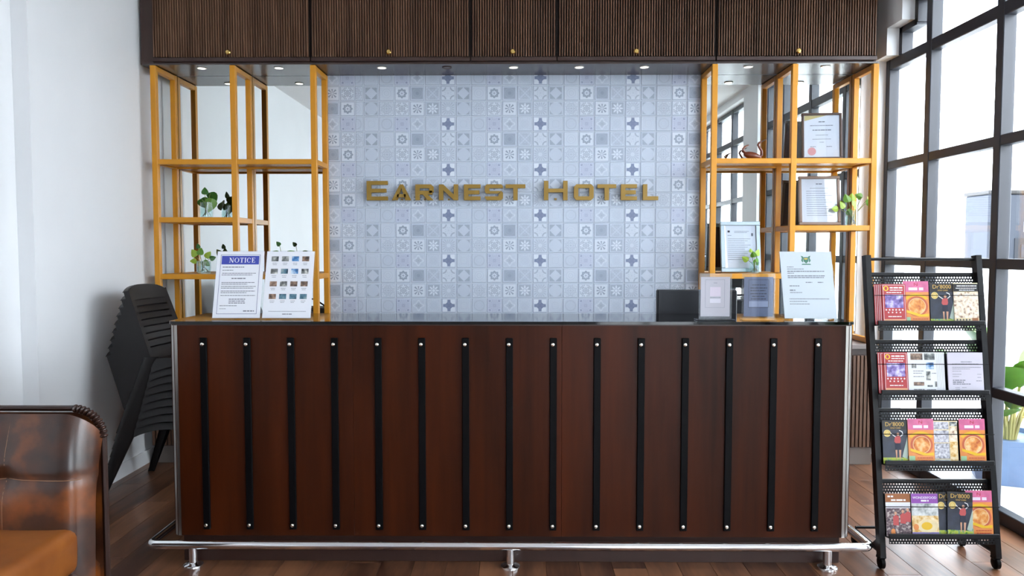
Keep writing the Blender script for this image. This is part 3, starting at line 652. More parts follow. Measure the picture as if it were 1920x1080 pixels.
# ------------------------------------------------------------------ plants in jars of water
LEAF = mat('pothos_green', rgb(86, 132, 34), .4, noise=.25, nscale=(30, 30, 30)); LEAF2 = mat('pothos_dark', rgb(44, 92, 28), .4, noise=.25, nscale=(30, 30, 30)); LEAF3 = mat('pothos_lime', rgb(150, 178, 60), .4, noise=.2, nscale=(30, 30, 30))
STEM = mat('stem_green', rgb(120, 130, 60), .5); ROOT = mat('root_brown', rgb(92, 66, 46), .7)
def leaf_mesh(m):
    q = MB(); out = [(0, 0), (.16, -.08), (.34, -.02), (.46, .16), (.44, .38), (.32, .62), (.14, .86), (0, 1.0)]
    vs = []
    for x, z in out: vs.append((x, abs(x)*.25+.15*z*z, z))
    mid = [(0, .15*z*z-.0, z) for _, z in out]
    for sx in (1, -1):
        L = [(sx*a, b, c) for a, b, c in vs]
        for yo in (0, .012): q.add([(p[0], p[1]+yo, p[2]) for p in L]+[(p[0], p[1]+yo, p[2]) for p in mid], [(i, i+1, i+9, i+8) for i in range(7)])
    me = q.mesh('leaf', True); me.materials.append(m); return me
LM = [leaf_mesh(LEAF), leaf_mesh(LEAF2), leaf_mesh(LEAF3)]
def plant(label, x, y, z, r, h, leaves, seed, grp='plants in glass jars'):
    rnd = random.Random(seed); t = thing('jar_plant', label, 'plant', (x, y, z+.0005), group=grp)
    q = MB(); q.lathe([(0, .001), (r, .001), (r*1.02, h*.5), (r*.98, h), (r*.9, h), (r*.92, h*.5), (r*.9, .006), (0, .006)], (0, 0, 0), 20); q.build('jar', JAR, t, True)
    q = MB(); q.lathe([(0, .007), (r*.88, .007), (r*.88, h*.6), (0, h*.6)], (0, 0, 0), 16); q.build('water', WATER, t, True)
    q = MB()
    for k in range(7): a = rnd.uniform(0, 6.28); q.tube([(0, 0, h*.55), (math.cos(a)*r*.4+.003, math.sin(a)*r*.4, h*.3), (math.cos(a)*r*.7, math.sin(a)*r*.7, .012)], .0016, 5)
    q.build('roots', ROOT, t)
    for (dx, dz, sz, roll, mi) in leaves:
        dy = rnd.uniform(-.02, .015)
        q = MB(); q.tube([(rnd.uniform(-.3, .3)*r, 0, h*.2), (dx*.25, dy*.4, h*.8), (dx*.8, dy, h+(dz-h)*.7), (dx, dy, dz)], .0018, 5); q.build('stem', STEM, t, True)
        o = bpy.data.objects.new('leaf', LM[mi]); o.location = (dx, dy, dz); o.scale = (sz, sz, sz)
        o.rotation_euler = (rnd.uniform(-.5, .1), roll, rnd.uniform(-.5, .5)); put(o, t)
    return t
plant('jar plant with big round dark leaves on the gold shelf by the white wall', -2.125, 5.07, 1.6445, .042, .105, [(-.035, .125, .085, 2.6, 1), (.03, .165, .08, 2.9, 1), (.035, .125, .09, 3.4, 0), (.0, .16, .05, 0, 1), (-.01, .11, .05, 3.6, 0)], 1)
plant('jar plant with small yellow-green leaves beside the blue notice', -2.14, 5.04, 1.2675, .046, .085, [(-.05, .12, .055, -.6, 2), (-.02, .13, .05, .2, 0), (.01, .11, .05, .6, 2), (.05, .10, .04, 1.2, 1), (-.03, .17, .035, -.2, 1), (.0, .08, .05, 2.4, 0), (-.045, .085, .04, -1.6, 2)], 2)
plant('jar plant with two thin twigs behind the sheet of travel photos', -1.60, 5.08, 1.2675, .036, .085, [(-.05, .135, .04, -1.1, 0), (.03, .13, .045, 1.0, 0), (-.03, .19, .035, -.7, 1), (.0, .11, .05, 2.0, 2), (.05, .12, .035, 1.3, 0)], 3)
plant('jar plant with pale lime leaves in front of the silver frame', 1.565, 4.985, 1.2725, .034, .075, [(-.045, .085, .045, -.9, 2), (-.01, .11, .045, -.2, 0), (.02, .12, .045, .4, 2), (.0, .09, .05, 2.5, 0), (-.02, .14, .03, 0, 2)], 4)
plant('jar plant with a long trailing stem beside the brown-grey frame', 2.215, 5.02, 1.5895, .038, .1, [(-.05, .12, .05, -.6, 2), (-.03, .16, .06, -.2, 0), (.0, .17, .055, .1, 2), (.02, .13, .07, 1.0, 2), (.09, .15, .05, 1.3, 0), (.11, .175, .045, 1.6, 2), (.07, .19, .05, -1.2, 0), (-.09, .11, .045, -1.5, 2), (-.02, .1, .05, 2.2, 0)], 5)

# black bag left on the base cabinet
bg_ = thing('handbag', 'dark leather handbag with looped handle behind the picture sheet', 'bag', (-1.53, 5.07, ZB))
BAGM = mat('dark_leather', rgb(44, 36, 34), .45)
q = MB(); q.bbox(-.2, .14, -.06, .06, 0, .2, .02, 2); q.build('body', BAGM, bg_, True); box('flap', mat('bag_black_trim', rgb(10, 9, 9), .4), bg_, -.19, .13, -.064, -.058, .165, .19, .002)
q = MB(); q.tube([(.13-.30*k/10, 0, .19+.075*math.sin(PI*k/10)) for k in range(11)], .006, 8); q.build('handle', BLACK, bg_, True)

# ------------------------------------------------------------------ stacked plastic chairs
CHM = mat('dark_brown_plastic', rgb(24, 21, 22), .42, 0, .35, noise=.08, nscale=(6, 6, 6))
def chair():
    t = thing('plastic_chair', 'x', 'chair', (0, 0, 0), (0, 0, -.08), 'stacked plastic chairs')
    W = .215
    def seat(u, v):
        yy = (u-.5)*2*W*(1-.06*v); x = .0+.42*v; z = .42+.012*(abs(u-.5)*2)**4-.02*math.sin(PI*v)+(.0 if v < .8 else -(v-.8)**2*1.2); return (x, yy, z)
    q = MB(); q.grid(seat, 15, 15); q.grid(lambda u, v: (seat(1-u, v)[0], seat(1-u, v)[1], seat(1-u, v)[2]-.012), 15, 15); q.build('seat', CHM, t, True)
    def apron(a):                                    # curved skirt below the seat edge
        return a
    q = MB()
    for yy in (-1, 1): q.grid(lambda u, v, yy=yy: (.0+.42*u, yy*(W*(1-.06*u)+.018*v), .432-(.035+.05*(2*u-1)**2)*v), 12, 3)
    q.grid(lambda u, v: (.42+.022*v, (u-.5)*2*W*.94, .375-(.03+.07*(2*u-1)**4)*v+.03), 15, 3); q.build('skirt', CHM, t, True)
    def back(s, zz, off=0): # s in -1..1 across, zz in 0..1 up
        wdt = W*(1-.10*zz); return (-.005-.15*zz-.012*(1-s*s)*1.6+off, s*wdt, .42+.43*zz+(0 if zz < .9 else 0))
    def strip(s0, s1, z0, z1, nS=8, nZ=3, arch=False):
        def f(u, v, off):
            s = s0+(s1-s0)*u; z = z0+(z1-z0)*v
            if arch: z = z0+((z1-.07*s*s*s*s-.02*s*s)-z0)*v
            return back(s, z, off)
        q = MB(); q.grid(lambda u, v: f(u, v, 0), nS, nZ); q.grid(lambda u, v: f(1-u, v, -.014), nS, nZ); return q
    q = strip(-1, -.80, 0, .86, 3, 8); q2 = strip(.80, 1, 0, .86, 3, 8); q.add(q2.v, q2.f)
    q2 = strip(-1, 1, .80, 1.0, 13, 5, True); q.add(q2.v, q2.f); q2 = strip(-1, 1, 0, .09, 13, 3); q.add(q2.v, q2.f)
    for sg_ in (-1, 1): q.grid(lambda u, v, sg_=sg_: (back(sg_, .93*u, 0)[0]-.03*v, back(sg_, .93*u)[1]+sg_*.004*v, back(sg_, .93*u)[2]-.006*v), 8, 3)
    q.grid(lambda u, v: (lambda p, s: (p[0]-.03*v, p[1], p[2]-.07*s**4*.43-.02*s*s*.43-.004*v))(back(2*u-1, 1.0), 2*u-1), 13, 3)
    q.build('backrest', CHM, t, True)
    for k in range(7):
        z0 = .16+k*.0915; q = strip(-.79, .79, z0+.012, z0+.0795, 9, 2); q.build('slat', CHM, t, True)
    for sg_ in (-1, 1):
        def leg(top, foot, w0, w1):
            q = MB(); T = Vector(top); Fo = Vector(foot)
            def f(u, v):
                c = T.lerp(Fo, u); ww = w0+(w1-w0)*u; a = (v-.5)*PI*1.1+(PI/2*sg_*.999 if True else 0); return (c.x+math.cos(a)*ww*.5*(1 if abs(math.cos(a)) > .01 else 1), c.y+math.sin(a)*ww*.3, c.z)
            q.grid(f, 6, 9); return q
        q = leg((-.01, sg_*(W-.01), .44), (-.19, sg_*(W+.03), .0), .085, .042); q.build('leg', CHM, t, True)
        q = leg((.37, sg_*(W*.93), .42), (.45, sg_*(W+.02), .0), .08, .042); q.build('leg', CHM, t, True)
    return t
c0 = chair()
NCH = 9
for k in range(NCH):
    o = c0 if k == 0 else copy_tree(c0)
    o.location = (-2.205+.0135*k, 4.465, .001+.0465*k)
    o['label'] = {0: 'bottom dark plastic chair of the stack by the white wall, feet on floor', NCH-1: 'top dark plastic chair of the stack, slatted back fully visible'}.get(k, 'dark plastic chair, %s from the bottom of the wall-side stack' % ['', 'second', 'third', 'fourth', 'fifth', 'sixth', 'seventh', 'eighth', ''][k])

# ------------------------------------------------------------------ brown leather armchair
def leather():
    m = bpy.data.materials.new('brown_leather'); m.use_nodes = True; nt = m.node_tree; b = nt.nodes['Principled BSDF']
    tc = nt.nodes.new('ShaderNodeTexCoord'); n1 = nt.nodes.new('ShaderNodeTexNoise'); n1.inputs['Scale'].default_value = 5; n1.inputs['Detail'].default_value = 4
    n2 = nt.nodes.new('ShaderNodeTexNoise'); n2.inputs['Scale'].default_value = 220; n2.inputs['Detail'].default_value = 2
    r = nt.nodes.new('ShaderNodeValToRGB'); e = r.color_ramp.elements; e[0].position = .36; e[1].position = .66
    e[0].color = rgb(38, 20, 13); e[1].color = rgb(124, 66, 24); k = e.new(.5); k.color = rgb(66, 35, 19)
    bp = nt.nodes.new('ShaderNodeBump'); bp.inputs['Strength'].default_value = .12; bp.inputs['Distance'].default_value = .002
    for n in (n1, n2): nt.links.new(tc.outputs['Object'], n.inputs['Vector'])
    nt.links.new(n1.outputs[0], r.inputs[0]); nt.links.new(r.outputs[0], b.inputs['Base Color']); nt.links.new(n2.outputs[0], bp.inputs['Height']); nt.links.new(bp.outputs[0], b.inputs['Normal'])
    b.inputs['Roughness'].default_value = .3; b.inputs['Coat Weight'].default_value = .35; b.inputs['Coat Roughness'].default_value = .2
    return m
LEA = leather(); SEATL = wood('tan_leather', rgb(120, 64, 22), rgb(156, 92, 36), (3, 3, 3), .42, .1); PIPE = mat('dark_piping', rgb(44, 22, 14), .4); THREAD = mat('tan_thread', rgb(150, 110, 80), .6)
ar = thing('armchair', 'brown leather armchair with tufted back and seamed corners', 'armchair', (-2.03, 2.62, 0))
AW, AH, RC = .465, .832, .11
def outl(n=40):                                      # upright outline of the back: rounded top corners
    P = [(-AW, .16)]+[(-AW+RC-RC*math.cos(a), AH-RC+RC*math.sin(a)) for a in [PI/2*k/10 for k in range(11)]]+[(AW-RC+RC*math.sin(a), AH-RC+RC*math.cos(a)) for a in [PI/2*k/10 for k in range(11)]]+[(AW, .16)]
    return P
def back_pt(u, v):                                   # padded front of the back, u across, v up
    x = -AW+2*AW*u; top = AH
    ed = min(u, 1-u)*2*AW
    if ed < RC: top = AH-RC+math.sqrt(max(0, RC*RC-(RC-ed)**2))
    z = .16+(top-.16)*v
    e = min(ed, (top-z)*1.0+.0)
    bul = -.085*(1-math.exp(-max(0, min(ed, .3))/.035))-.045*math.sin(min(1, (top-z)/.25)*PI/2)
    # tuft seams: soft valleys
    bul += .007*math.exp(-((x-.175)/.02)**2)+.007*math.exp(-((x+.175)/.02)**2)+.006*math.exp(-((z-.60)/.018)**2)
    bul += .02*math.exp(-((x-.175)**2+(z-.6)**2)/.002)+.02*math.exp(-((x+.175)**2+(z-.6)**2)/.002)
    return (x, .14+bul+.05*(.83-z)*-1, z)
q = MB(); q.grid(lambda u, v: back_pt((1-math.cos(PI*u))/2, (v**.8)), 61, 41)
q.build('back_cushion', LEA, ar, True)
q = MB(); P = [(x*.975, z-(.012 if z > .3 else 0)) for x, z in outl()]; q.prism(P, .14, .185); q.build('back_shell', LEA, ar, True, True)
q = MB(); q.tube([(x, .145, z+.002) for x, z in outl()], .011, 8); q.build('piping', PIPE, ar, True)
q = MB()                                             # gathered leather at the rounded corner
for sx in (1, -1):
    for k in range(12):
        a = PI/2*(k+.5)/12; cx_, cz_ = sx*(AW-RC+RC*math.sin(a)), AH-RC+RC*math.cos(a)
        bm = bmesh.new(); bmesh.ops.create_uvsphere(bm, u_segments=8, v_segments=6, radius=1); q.bm(bm, Matrix.Translation((cx_, .142, cz_+.002))@Matrix.Rotation(sx*a, 4, 'Y')@Matrix.Diagonal((.0085, .02, .0155, 1)))
q.build('gathered_corner', PIPE, ar, True, kind='stuff')
for xx in (-.175, .175):
    q = MB(); q.tube([(xx+.004*math.sin(z*9), back_pt((xx+AW)/(2*AW), (z-.16)/(AH-.16))[1]-.0008, z) for z in [.42+.4*k/24 for k in range(25)]], .0013, 5); q.build('seam', THREAD, ar)
q = MB(); q.tube([(x, back_pt((x+AW)/(2*AW), (.6-.16)/(AH-.16))[1]-.001, .6-.003*math.cos(x*14)) for x in [-.44+.88*k/50 for k in range(51)]], .0013, 5); q.build('seam', THREAD, ar)
bm = bmesh.new(); bmesh.ops.create_cube(bm, size=1)
for v in bm.verts: v.co = Vector((v.co.x*.86+.0, -.33+v.co.y*.76, .34+v.co.z*.17))
bmesh.ops.bevel(bm, geom=bm.edges[:], offset=.05, segments=5, affect='EDGES', profile=.6)
q = MB(); q.bm(bm); q.build('seat_cushion', SEATL, ar, True)
box('seat_base', LEA, ar, -.44, .44, -.68, .2, .1, .26, .02)
for xx in (-.4, .4):
    for yy in (-.62, .2):
        q = MB(); q.lathe([(.018, .001), (.026, .1), (0, .1)], (xx, yy, 0), 10); q.build('foot', BLACK, ar, True)

# ------------------------------------------------------------------ magazine rack
RX0, RX1 = 1.624, 2.136
rk = thing('magazine_rack', 'black steel ladder magazine rack on castors by the window', 'rack', ((RX0+RX1)/2, 3.30, 0)); rcx = (RX0+RX1)/2; hw = (RX1-RX0)/2
def upy(z): return .215*(z-.06)/1.33                  # the uprights lean back
for sx in (-1, 1):
    xx = sx*hw
    q = MB(); w2 = .0125
    q.prism([(upy(.055)-.02, .055), (upy(.055)+.02, .055), (upy(1.40)+.02, 1.40), (upy(1.40)-.02, 1.405)], xx-w2, xx+w2, Matrix(((0, 1, 0, 0), (1, 0, 0, 0), (0, 0, 1, 0), (0, 0, 0, 1))))
    q.build('upright', BLACKM, rk, fix=True)
    q = MB(); q.tube([(xx, 0, .075), (xx, .26, .075)], .011, 8); q.prism([(.0, .066), (.1, .066), (.03, .13), (.0, .13)], xx-.006, xx+.006, Matrix(((0, 1, 0, 0), (1, 0, 0, 0), (0, 0, 1, 0), (0, 0, 0, 1)))); q.build('base_foot', BLACKM, rk, True)
    for yy in (0, .262):
        q = MB(); q.lathe([(0, .012), (.018, .012), (.027, .008), (.027, -.008), (.018, -.012), (0, -.012)], (xx, yy, .028), 18, Matrix.Rotation(PI/2, 4, 'Y')); cs = q.build('castor', BLACK, rk, True)
        q = MB(); q.tube([(xx, yy, .03), (xx, yy, .075)], .006, 8); q.bbox(xx-.016, xx+.016, yy-.012, yy+.02, .045, .06, .003); q.build('castor_fork', BLACKM, cs)
q = MB(); q.tube([(-hw, upy(1.39), 1.385), (hw, upy(1.39), 1.385)], .007, 8); q.build('top_bar', BLACKM, rk, True)
q = MB(); q.tube([(-hw, .26, .09), (hw, .26, .09)], .007, 8); q.build('lower_bar', BLACKM, rk, True)
TL = .14                                              # tilt of the tray panels
TRAYZ = [1.083, .773, .464, .150]
def perforated(q, x0, x1, z0, rows, pitch, r, M, y=0.):
    n = int((x1-x0)/pitch); px = (x1-x0)/n
    for rI in range(rows):
        za, zb = z0+rI*pitch, z0+(rI+1)*pitch; off = px/2 if rI % 2 else 0
        if off:
            for a, b in ((x0, x0+off), (x1-off, x1)): q.add([M@Vector(p) for p in ((a, y, za), (b, y, za), (b, y, zb), (a, y, zb))], [(0, 1, 2, 3)])
        for c in range(n-(1 if off else 0)):
            a = x0+off+c*px; cx_, cz_ = a+px/2, (za+zb)/2
            O = [(a, za), (cx_, za), (a+px, za), (a+px, cz_), (a+px, zb), (cx_, zb), (a, zb), (a, cz_)]
            I = [(cx_+r*math.cos(t), cz_+r*math.sin(t)) for t in [PI*5/4+PI/4*k for k in range(8)]]
            q.add([M@Vector((p[0], y, p[1])) for p in O+I], [(k, (k+1) % 8, (k+1) % 8+8, k+8) for k in range(8)])
TRAYM = []
for z in TRAYZ:
    M = Matrix.Translation((0, upy(z)-.016, z))@Matrix.Rotation(-TL, 4, 'X'); TRAYM.append(M)
    tr = bpy.data.objects.new('tray', None); put(tr, rk)
    q = MB(); a, b = -hw+.013, hw-.013
    q.bbox(a, b, .028, .031, .0, .178, .001, M=M); q.bbox(a, b, .022, .036, .228, .246, .004, 2, M=M); q.build('back_panel', BLACKM, tr)
    q = MB(); perforated(q, a, b, .178, 4, .0127, .0036, M, .03); q.build('perforated_strip', BLACKM, tr, kind='stuff')
    q = MB(); q.bbox(a, b, -.036, .03, -.004, 0, .001, M=M); q.bbox(a, b, -.040, -.034, -.002, .018, .002, M=M); q.build('ledge', BLACKM, tr)
    q = MB(); perforated(q, a, b, -.0275, 2, .0125, .003, M, -.036); q.build('ledge_lip', BLACKM, tr, kind='stuff')
    q = MB(); q.tube([M@Vector((-hw+.004, -.034, .134)), M@Vector((hw-.004, -.034, .134))], .0018, 6); q.build('retaining_wire', BLACK, tr)

# brochures: each a thing standing in a tray
def brochure(kind, tray, x, w, h, label, d=0., n_behind=0, group=None, rz=0., dz=0.):
    M = TRAYM[tray]; p = M@Vector((0, -.006-d, .0015+dz))
    t = thing(kind, label, 'brochure', (x, 3.30+p.y, p.z), (-TL, rz, 0), group)
    return t
B = .0005
RED = mat('brochure_red', rgb(176, 44, 48), .4); PNK = mat('brochure_pink', rgb(206, 104, 146), .4, noise=.2, nscale=(20, 20, 20)); ORG = mat('brochure_orange', rgb(226, 142, 76), .4, noise=.12, nscale=(14, 14, 14)); YLW = mat('brochure_yellow', rgb(230, 186, 40), .4)
CRM = mat('brochure_cream', rgb(232, 214, 170), .45, noise=.1, nscale=(30, 30, 30)); NAVY = mat('brochure_night', rgb(44, 50, 66), .4, noise=.35, nscale=(25, 25, 25)); BLKP = mat('brochure_black', rgb(26, 24, 26), .4); GLD = mat('brochure_gold', rgb(206, 166, 84), .45)
LIL = mat('letter_lilac', rgb(206, 202, 216), .6); PURP = mat('brochure_purple', rgb(140, 72, 166), .4); BRN = mat('brochure_brown', rgb(150, 92, 50), .5); SHIRT = mat('print_shirt_red', rgb(190, 84, 84), .6); SKIN = mat('print_skin', rgb(206, 158, 130), .6); SHORT = mat('print_navy', rgb(34, 40, 60), .6)
TEAL = photo_mat('photo_course', [(30, 130, 140), (190, 200, 70), (60, 130, 60)], 60); PVIO = photo_mat('photo_violet', [(70, 50, 120), (140, 120, 190), (220, 215, 235)], 45); PBOWL = photo_mat('photo_bowl', [(190, 90, 40), (226, 150, 70), (240, 205, 150)], 40)
PCOMIC = photo_mat('photo_comic', [(120, 120, 130), (190, 190, 200), (225, 225, 228)], 90); PDOG = photo_mat('photo_dogs', [(120, 70, 50), (225, 205, 180), (236, 226, 208), (240, 236, 226)], 70); PCROWD = photo_mat('photo_crowd', [(30, 34, 50), (110, 90, 95), (205, 195, 190)], 80); PFALL = photo_mat('photo_falls', [(120, 130, 128), (200, 205, 205), (236, 238, 238)], 40); PFOOD = photo_mat('photo_food', [(200, 150, 60), (232, 205, 150), (240, 228, 200)], 60)
def star(q, x, z, r, y):
    q.prism([(x+(r if k % 2 == 0 else r*.42)*math.cos(PI/2+PI*k/5), z+(r if k % 2 == 0 else r*.42)*math.sin(PI/2+PI*k/5)) for k in range(10)], y-.0003, y)
def red_leaflet(tray, x, label, d, group=None, rz=0, full=True):
    w, h = .108, .186; t = brochure('hotel_leaflet', tray, x, w, h, label, d, group=group, rz=rz); m = MB(); m.box(-w/2, w/2, -B, B*2, 0, h); m.build('paper', RED, t)
    outline('white_border', WHT, t, -w/2+.004, w/2-.004, -.0, h-.004, .0014, -B-.0001)
    if not full: return t
    flat('photo', PVIO, t, -.042, .042, .076, .138, -B-.0001); disc('logo', YLW, t, -.036, .166, .012, .012, -B-.0001); disc('logo_mark', RED, t, -.036, .166, .006, .008, -B-.0005)
    words('title', t, [(-.018, .04, .166, .006), (-.018, .04, .156, .004), (-.034, .034, .145, .004)], -B-.0001, WHT, 3)
    q = MB()
    for k in range(6): star(q, -.038+k*.015, .067, .0055, -B-.0001)
    for k in range(4): star(q, -.028+k*.018, .055, .005, -B-.0001)
    q.build('stars', WHT, t); flat('peach_band', mat('band_peach', rgb(232, 170, 130), .5), t, -.05, .05, .014, .024, -B-.0001); words('footer', t, [(-.03, .03, .034, .004), (-.036, .04, .004, .006)], -B-.0001, WHT, 6)
    return t
def soup_leaflet(tray, x, label, d, rz=0., sub=False):
    w, h = .116, .20; t = brochure('soup_leaflet', tray, x, w, h, label, d, rz=rz); m = MB(); m.box(-w/2, w/2, -B, B*4, 0, h); m.build('paper', ORG, t)
    e = -B-.0001
    flat('pink_heading', PNK, t, -w/2, w/2, .15, h, e); text('N', 'heading_initial', RED, t, 0, e-.0004, .178, .02, sx=1.3)
    words('heading_text', t, [(-.034, .034, .158, .013)], e-.0004, mat('heading_pale', rgb(228, 214, 228), .5), 9)
    disc('yellow_ribbon', YLW, t, 0, .098, .062, .045, e, .5, PI-.5, .74); disc('rim', mat('bowl_rim', rgb(196, 98, 66), .5), t, .002, .084, .05, .046, e-.0003, inner=.84); disc('bowl', PBOWL, t, .002, .084, .037, .036, e-.0003); disc('bowl_ring', CRM, t, .002, .084, .0395, .0385, e-.0004, inner=.95)
    poly('ribbon_tail', YLW, t, [(-.05, .068), (.02, .046), (.054, .05), (.054, .036), (.01, .036), (-.05, .056)], e-.0007)
    flat('green_corner', mat('corner_green', rgb(150, 190, 150), .5), t, -.056, -.03, .0, .034, e); words('footer', t, [(-.02, .05, .024, .003), (-.004, .05, .012, .003)], e-.0001, RED, 11); text('0', 'footer_numeral', RED, t, -.012, e-.0004, .004, .018)
    return t
def golf_leaflet(tray, x, label, d, rz=0., dz=0.):
    w, h = .112, .192; t = brochure('golf_leaflet', tray, x, w, h, label, d, rz=rz, dz=dz); m = MB(); m.box(-w/2, w/2, -B, B*3, 0, h); m.build('paper', NAVY, t); e = -B-.0001
    flat('black_heading', BLKP, t, -w/2, w/2, .15, h, e); text("Dr'8000", 'title', GLD, t, 0, e-.0004, .166, .026); text('GOLF CARD', 'subtitle', GLD, t, .004, e-.0004, .155, .0085)
    disc('gold_seal', mat('seal_cream', rgb(226, 206, 130), .5), t, -.034, .134, .016, .016, e); disc('seal_ring', GLD, t, -.034, .134, .012, .012, e-.0004, inner=.8)
    flat('course', TEAL, t, -w/2, w/2, 0, .026, e)
    poly('pale_beam', mat('beam_pale', rgb(170, 186, 176), .5), t, [(.056, .12), (.03, .03), (.052, .02), (.056, .04)], e)
    g = poly('golfer_shirt', SHIRT, t, [(-.004, .098), (.0, .12), (.024, .122), (.026, .1), (.022, .09), (.002, .09)], e-.0003); poly('golfer_shorts', SHORT, t, [(.0, .09), (.024, .09), (.026, .06), (.014, .06), (.012, .07), (.008, .06), (-.002, .06)], e-.0003)
    q = MB(); q.prism([(.0, .06), (.008, .06), (.006, .02), (.002, .02)], e-.0006, e-.0003); q.prism([(.016, .06), (.026, .06), (.022, .02), (.017, .02)], e-.0006, e-.0003); q.build('golfer_legs', SKIN, t)
    disc('golfer_head', SKIN, t, .014, .13, .006, .007, e-.0004)
    q = MB(); q.tube([(.002, e-.0005, .118), (-.012, e-.0005, .128), (-.02, e-.0005, .136)], .0022, 6); q.tube([(.024, e-.0005, .12), (.036, e-.0005, .13), (.032, e-.0005, .142), (.02, e-.0005, .147)], .0022, 6); q.build('golfer_arms', WHT, t)
    return t
def rxp(px, tray):                                    # place along the tray
    return 1.637+(px-(1637, 1643, 1649, 1656)[tray])/204*.487
for k in range(4): red_leaflet(0, rxp(1660.5+k*3, 0), 'red hotel leaflet, %s behind the front one in the top tray' % ['fourth', 'third', 'second', 'next'][k], .001+.002*k, 'fanned red leaflets in the top tray', full=False)
red_leaflet(0, rxp(1674, 0), 'front red hotel leaflet with violet photos in the top tray', .011)
soup_leaflet(0, rxp(1718, 0), 'pink and orange soup bowl leaflet in the top tray', .004)
golf_leaflet(0, rxp(1768, 0), "black Dr'8000 golf leaflet in the top tray", .003)
t = brochure('puzzle_leaflet', 0, rxp(1813, 0), .116, .192, 'cream leaflet with brown patches and black heading in the top tray', .006)
box('paper', CRM, t, -.056, .056, -B, B*3, 0, .192); flat('dark_heading', BLKP, t, -.056, .056, .152, .188, -B-.0001); words('heading_text', t, [(-.04, .05, .176, .004), (-.045, .05, .166, .003), (-.03, .04, .157, .003)], -B-.0005, WHT, 2)
flat('photo', PDOG, t, -.056, .056, .03, .15, -B-.0001); q = MB()
for k in range(5): star(q, -.044+k*.014, .022, .006, -B-.0001)
q.build('badges', SHORT, t); flat('orange_badge', BRN, t, .024, .052, .014, .03, -B-.0002); flat('pale_footer', PAPER, t, -.05, .02, .002, .012, -B-.0001)
for k in range(2): red_leaflet(1, rxp(1666.5+k*4, 1), 'red hotel leaflet, %s behind the front one in the second tray' % ['second', 'next'][k], .002+.002*k, 'fanned red leaflets in the second tray', full=False)
red_leaflet(1, rxp(1677, 1), 'front red hotel leaflet with violet photos in the second tray', .007)
t = brochure('news_leaflet', 1, rxp(1735, 1), .17, .186, 'thick white picture catalogue between red leaflet and plain letter', .006); box('paper', PAPER, t, -.083, .083, -B, .006, 0, .186); q = MB()
for k in range(6): q.box(.048+k*.006, .0486+k*.006, -B-.0003, -B, .002, .184)
q.build('page_edges', INK, t)
for (a, b, c, d, m_) in ((-.07, -.015, .152, .182, 'photo_earth'), (-.008, .04, .152, .182, 'photo_grey'), (-.066, -.045, .115, .135, 'photo_grey'), (.0, .034, .11, .14, 'photo_sky'), (-.002, .018, .06, .1, 'photo_grey'), (-.06, -.012, .035, .052, 'photo_earth'), (.036, .046, .03, .054, 'photo_grey'), (.002, .026, .03, .038, 'photo_grey')): flat('photo', MATS[m_], t, a, b, c, d, -B-.0001)
words('printed_text', t, [(-.04, -.01, .13, .003), (-.06, -.01, .1, .003), (-.06, -.02, .09, .003), (-.06, -.012, .075, .003), (.024, .044, .09, .003), (-.06, -.012, .016, .004), (0, .04, .016, .003)], -B-.0001, INK, 21)
t = brochure('plain_letter', 1, rxp(1809, 1), .165, .186, 'plain lilac printed letter standing in the second tray', .008); box('paper', LIL, t, -.08, .08, -B, .004, 0, .186)
words('printed_text', t, [(-.02, .03, .142, .003), (-.06, .06, .131, .004), (-.06, .07, .118, .002), (-.06, .02, .110, .002), (-.06, -.02, .1, .002), (-.06, -.02, .086, .002), (.052, .07, .086, .002), (-.06, -.03, .076, .002), (.052, .07, .072, .002), (-.06, .0, .058, .004), (-.06, -.01, .049, .005), (-.06, .02, .041, .004), (.046, .07, .056, .003), (-.05, -.03, .026, .002), (-.02, 0, .026, .002), (-.05, -.03, .018, .002)], -B-.0001, INK, 22)
golf_leaflet(2, rxp(1675, 2), "black Dr'8000 golf leaflet in the third tray", .003)
soup_leaflet(2, rxp(1723, 2), 'pink and orange soup bowl leaflet between golf and comic leaflets', .008)
t = brochure('comic_leaflet', 2, rxp(1770, 2), .112, .19, 'grey comic-panel leaflet between two soup bowl leaflets', .004); box('paper', CRM, t, -.054, .054, -B, B*4, 0, .19)
for (a, b, c, d, m_) in ((-.052, .016, .152, .186, 'photo_comic'), (.02, .053, .166, .186, 'photo_grey'), (-.052, .016, .094, .148, 'photo_comic'), (-.052, .016, .022, .09, 'photo_comic'), (.02, .053, .1, .162, 'photo_dogs'), (.02, .053, .03, .096, 'photo_food'), (-.052, .016, .002, .018, 'photo_falls'), (.02, .053, .002, .026, 'photo_food')): flat('comic_panel', MATS[m_], t, a, b, c, d, -B-.0001); 
outline('panel_ink', DINK, t, -.0525, .0165, .0215, .0905, .001, -B-.0005)
soup_leaflet(2, rxp(1820, 2), 'pink and orange soup bowl leaflet beside the rack upright in the third tray', .007)
t = brochure('dance_leaflet', 3, rxp(1680.5, 3), .112, .186, 'leaflet with orange heading and red-shirted crowd in the bottom tray', .004); box('paper', PAPER, t, -.055, .055, -B, B*4, 0, .186)
flat('orange_heading', BRN, t, -.055, .055, .148, .186, -B-.0001); words('heading_text', t, [(-.045, -.02, .17, .007), (-.03, .035, .154, .007)], -B-.0005, WHT, 31); flat('photo', PCROWD, t, -.055, .055, 0, .122, -B-.0001)
for dx, dz in ((-.012, .07), (.02, .078), (.042, .085)): poly('red_shirt', SHIRT, t, [(dx-.012, dz-.022), (dx+.012, dz-.024), (dx+.014, dz+.016), (dx, dz+.024), (dx-.012, dz+.014)], -B-.0005); disc('head', SKIN, t, dx, dz+.03, .006, .007, -B-.0006)
poly('orange_skirt', ORG, t, [(-.036, .0), (-.014, .0), (-.018, .03), (-.026, .034), (-.034, .026)], -B-.0005)
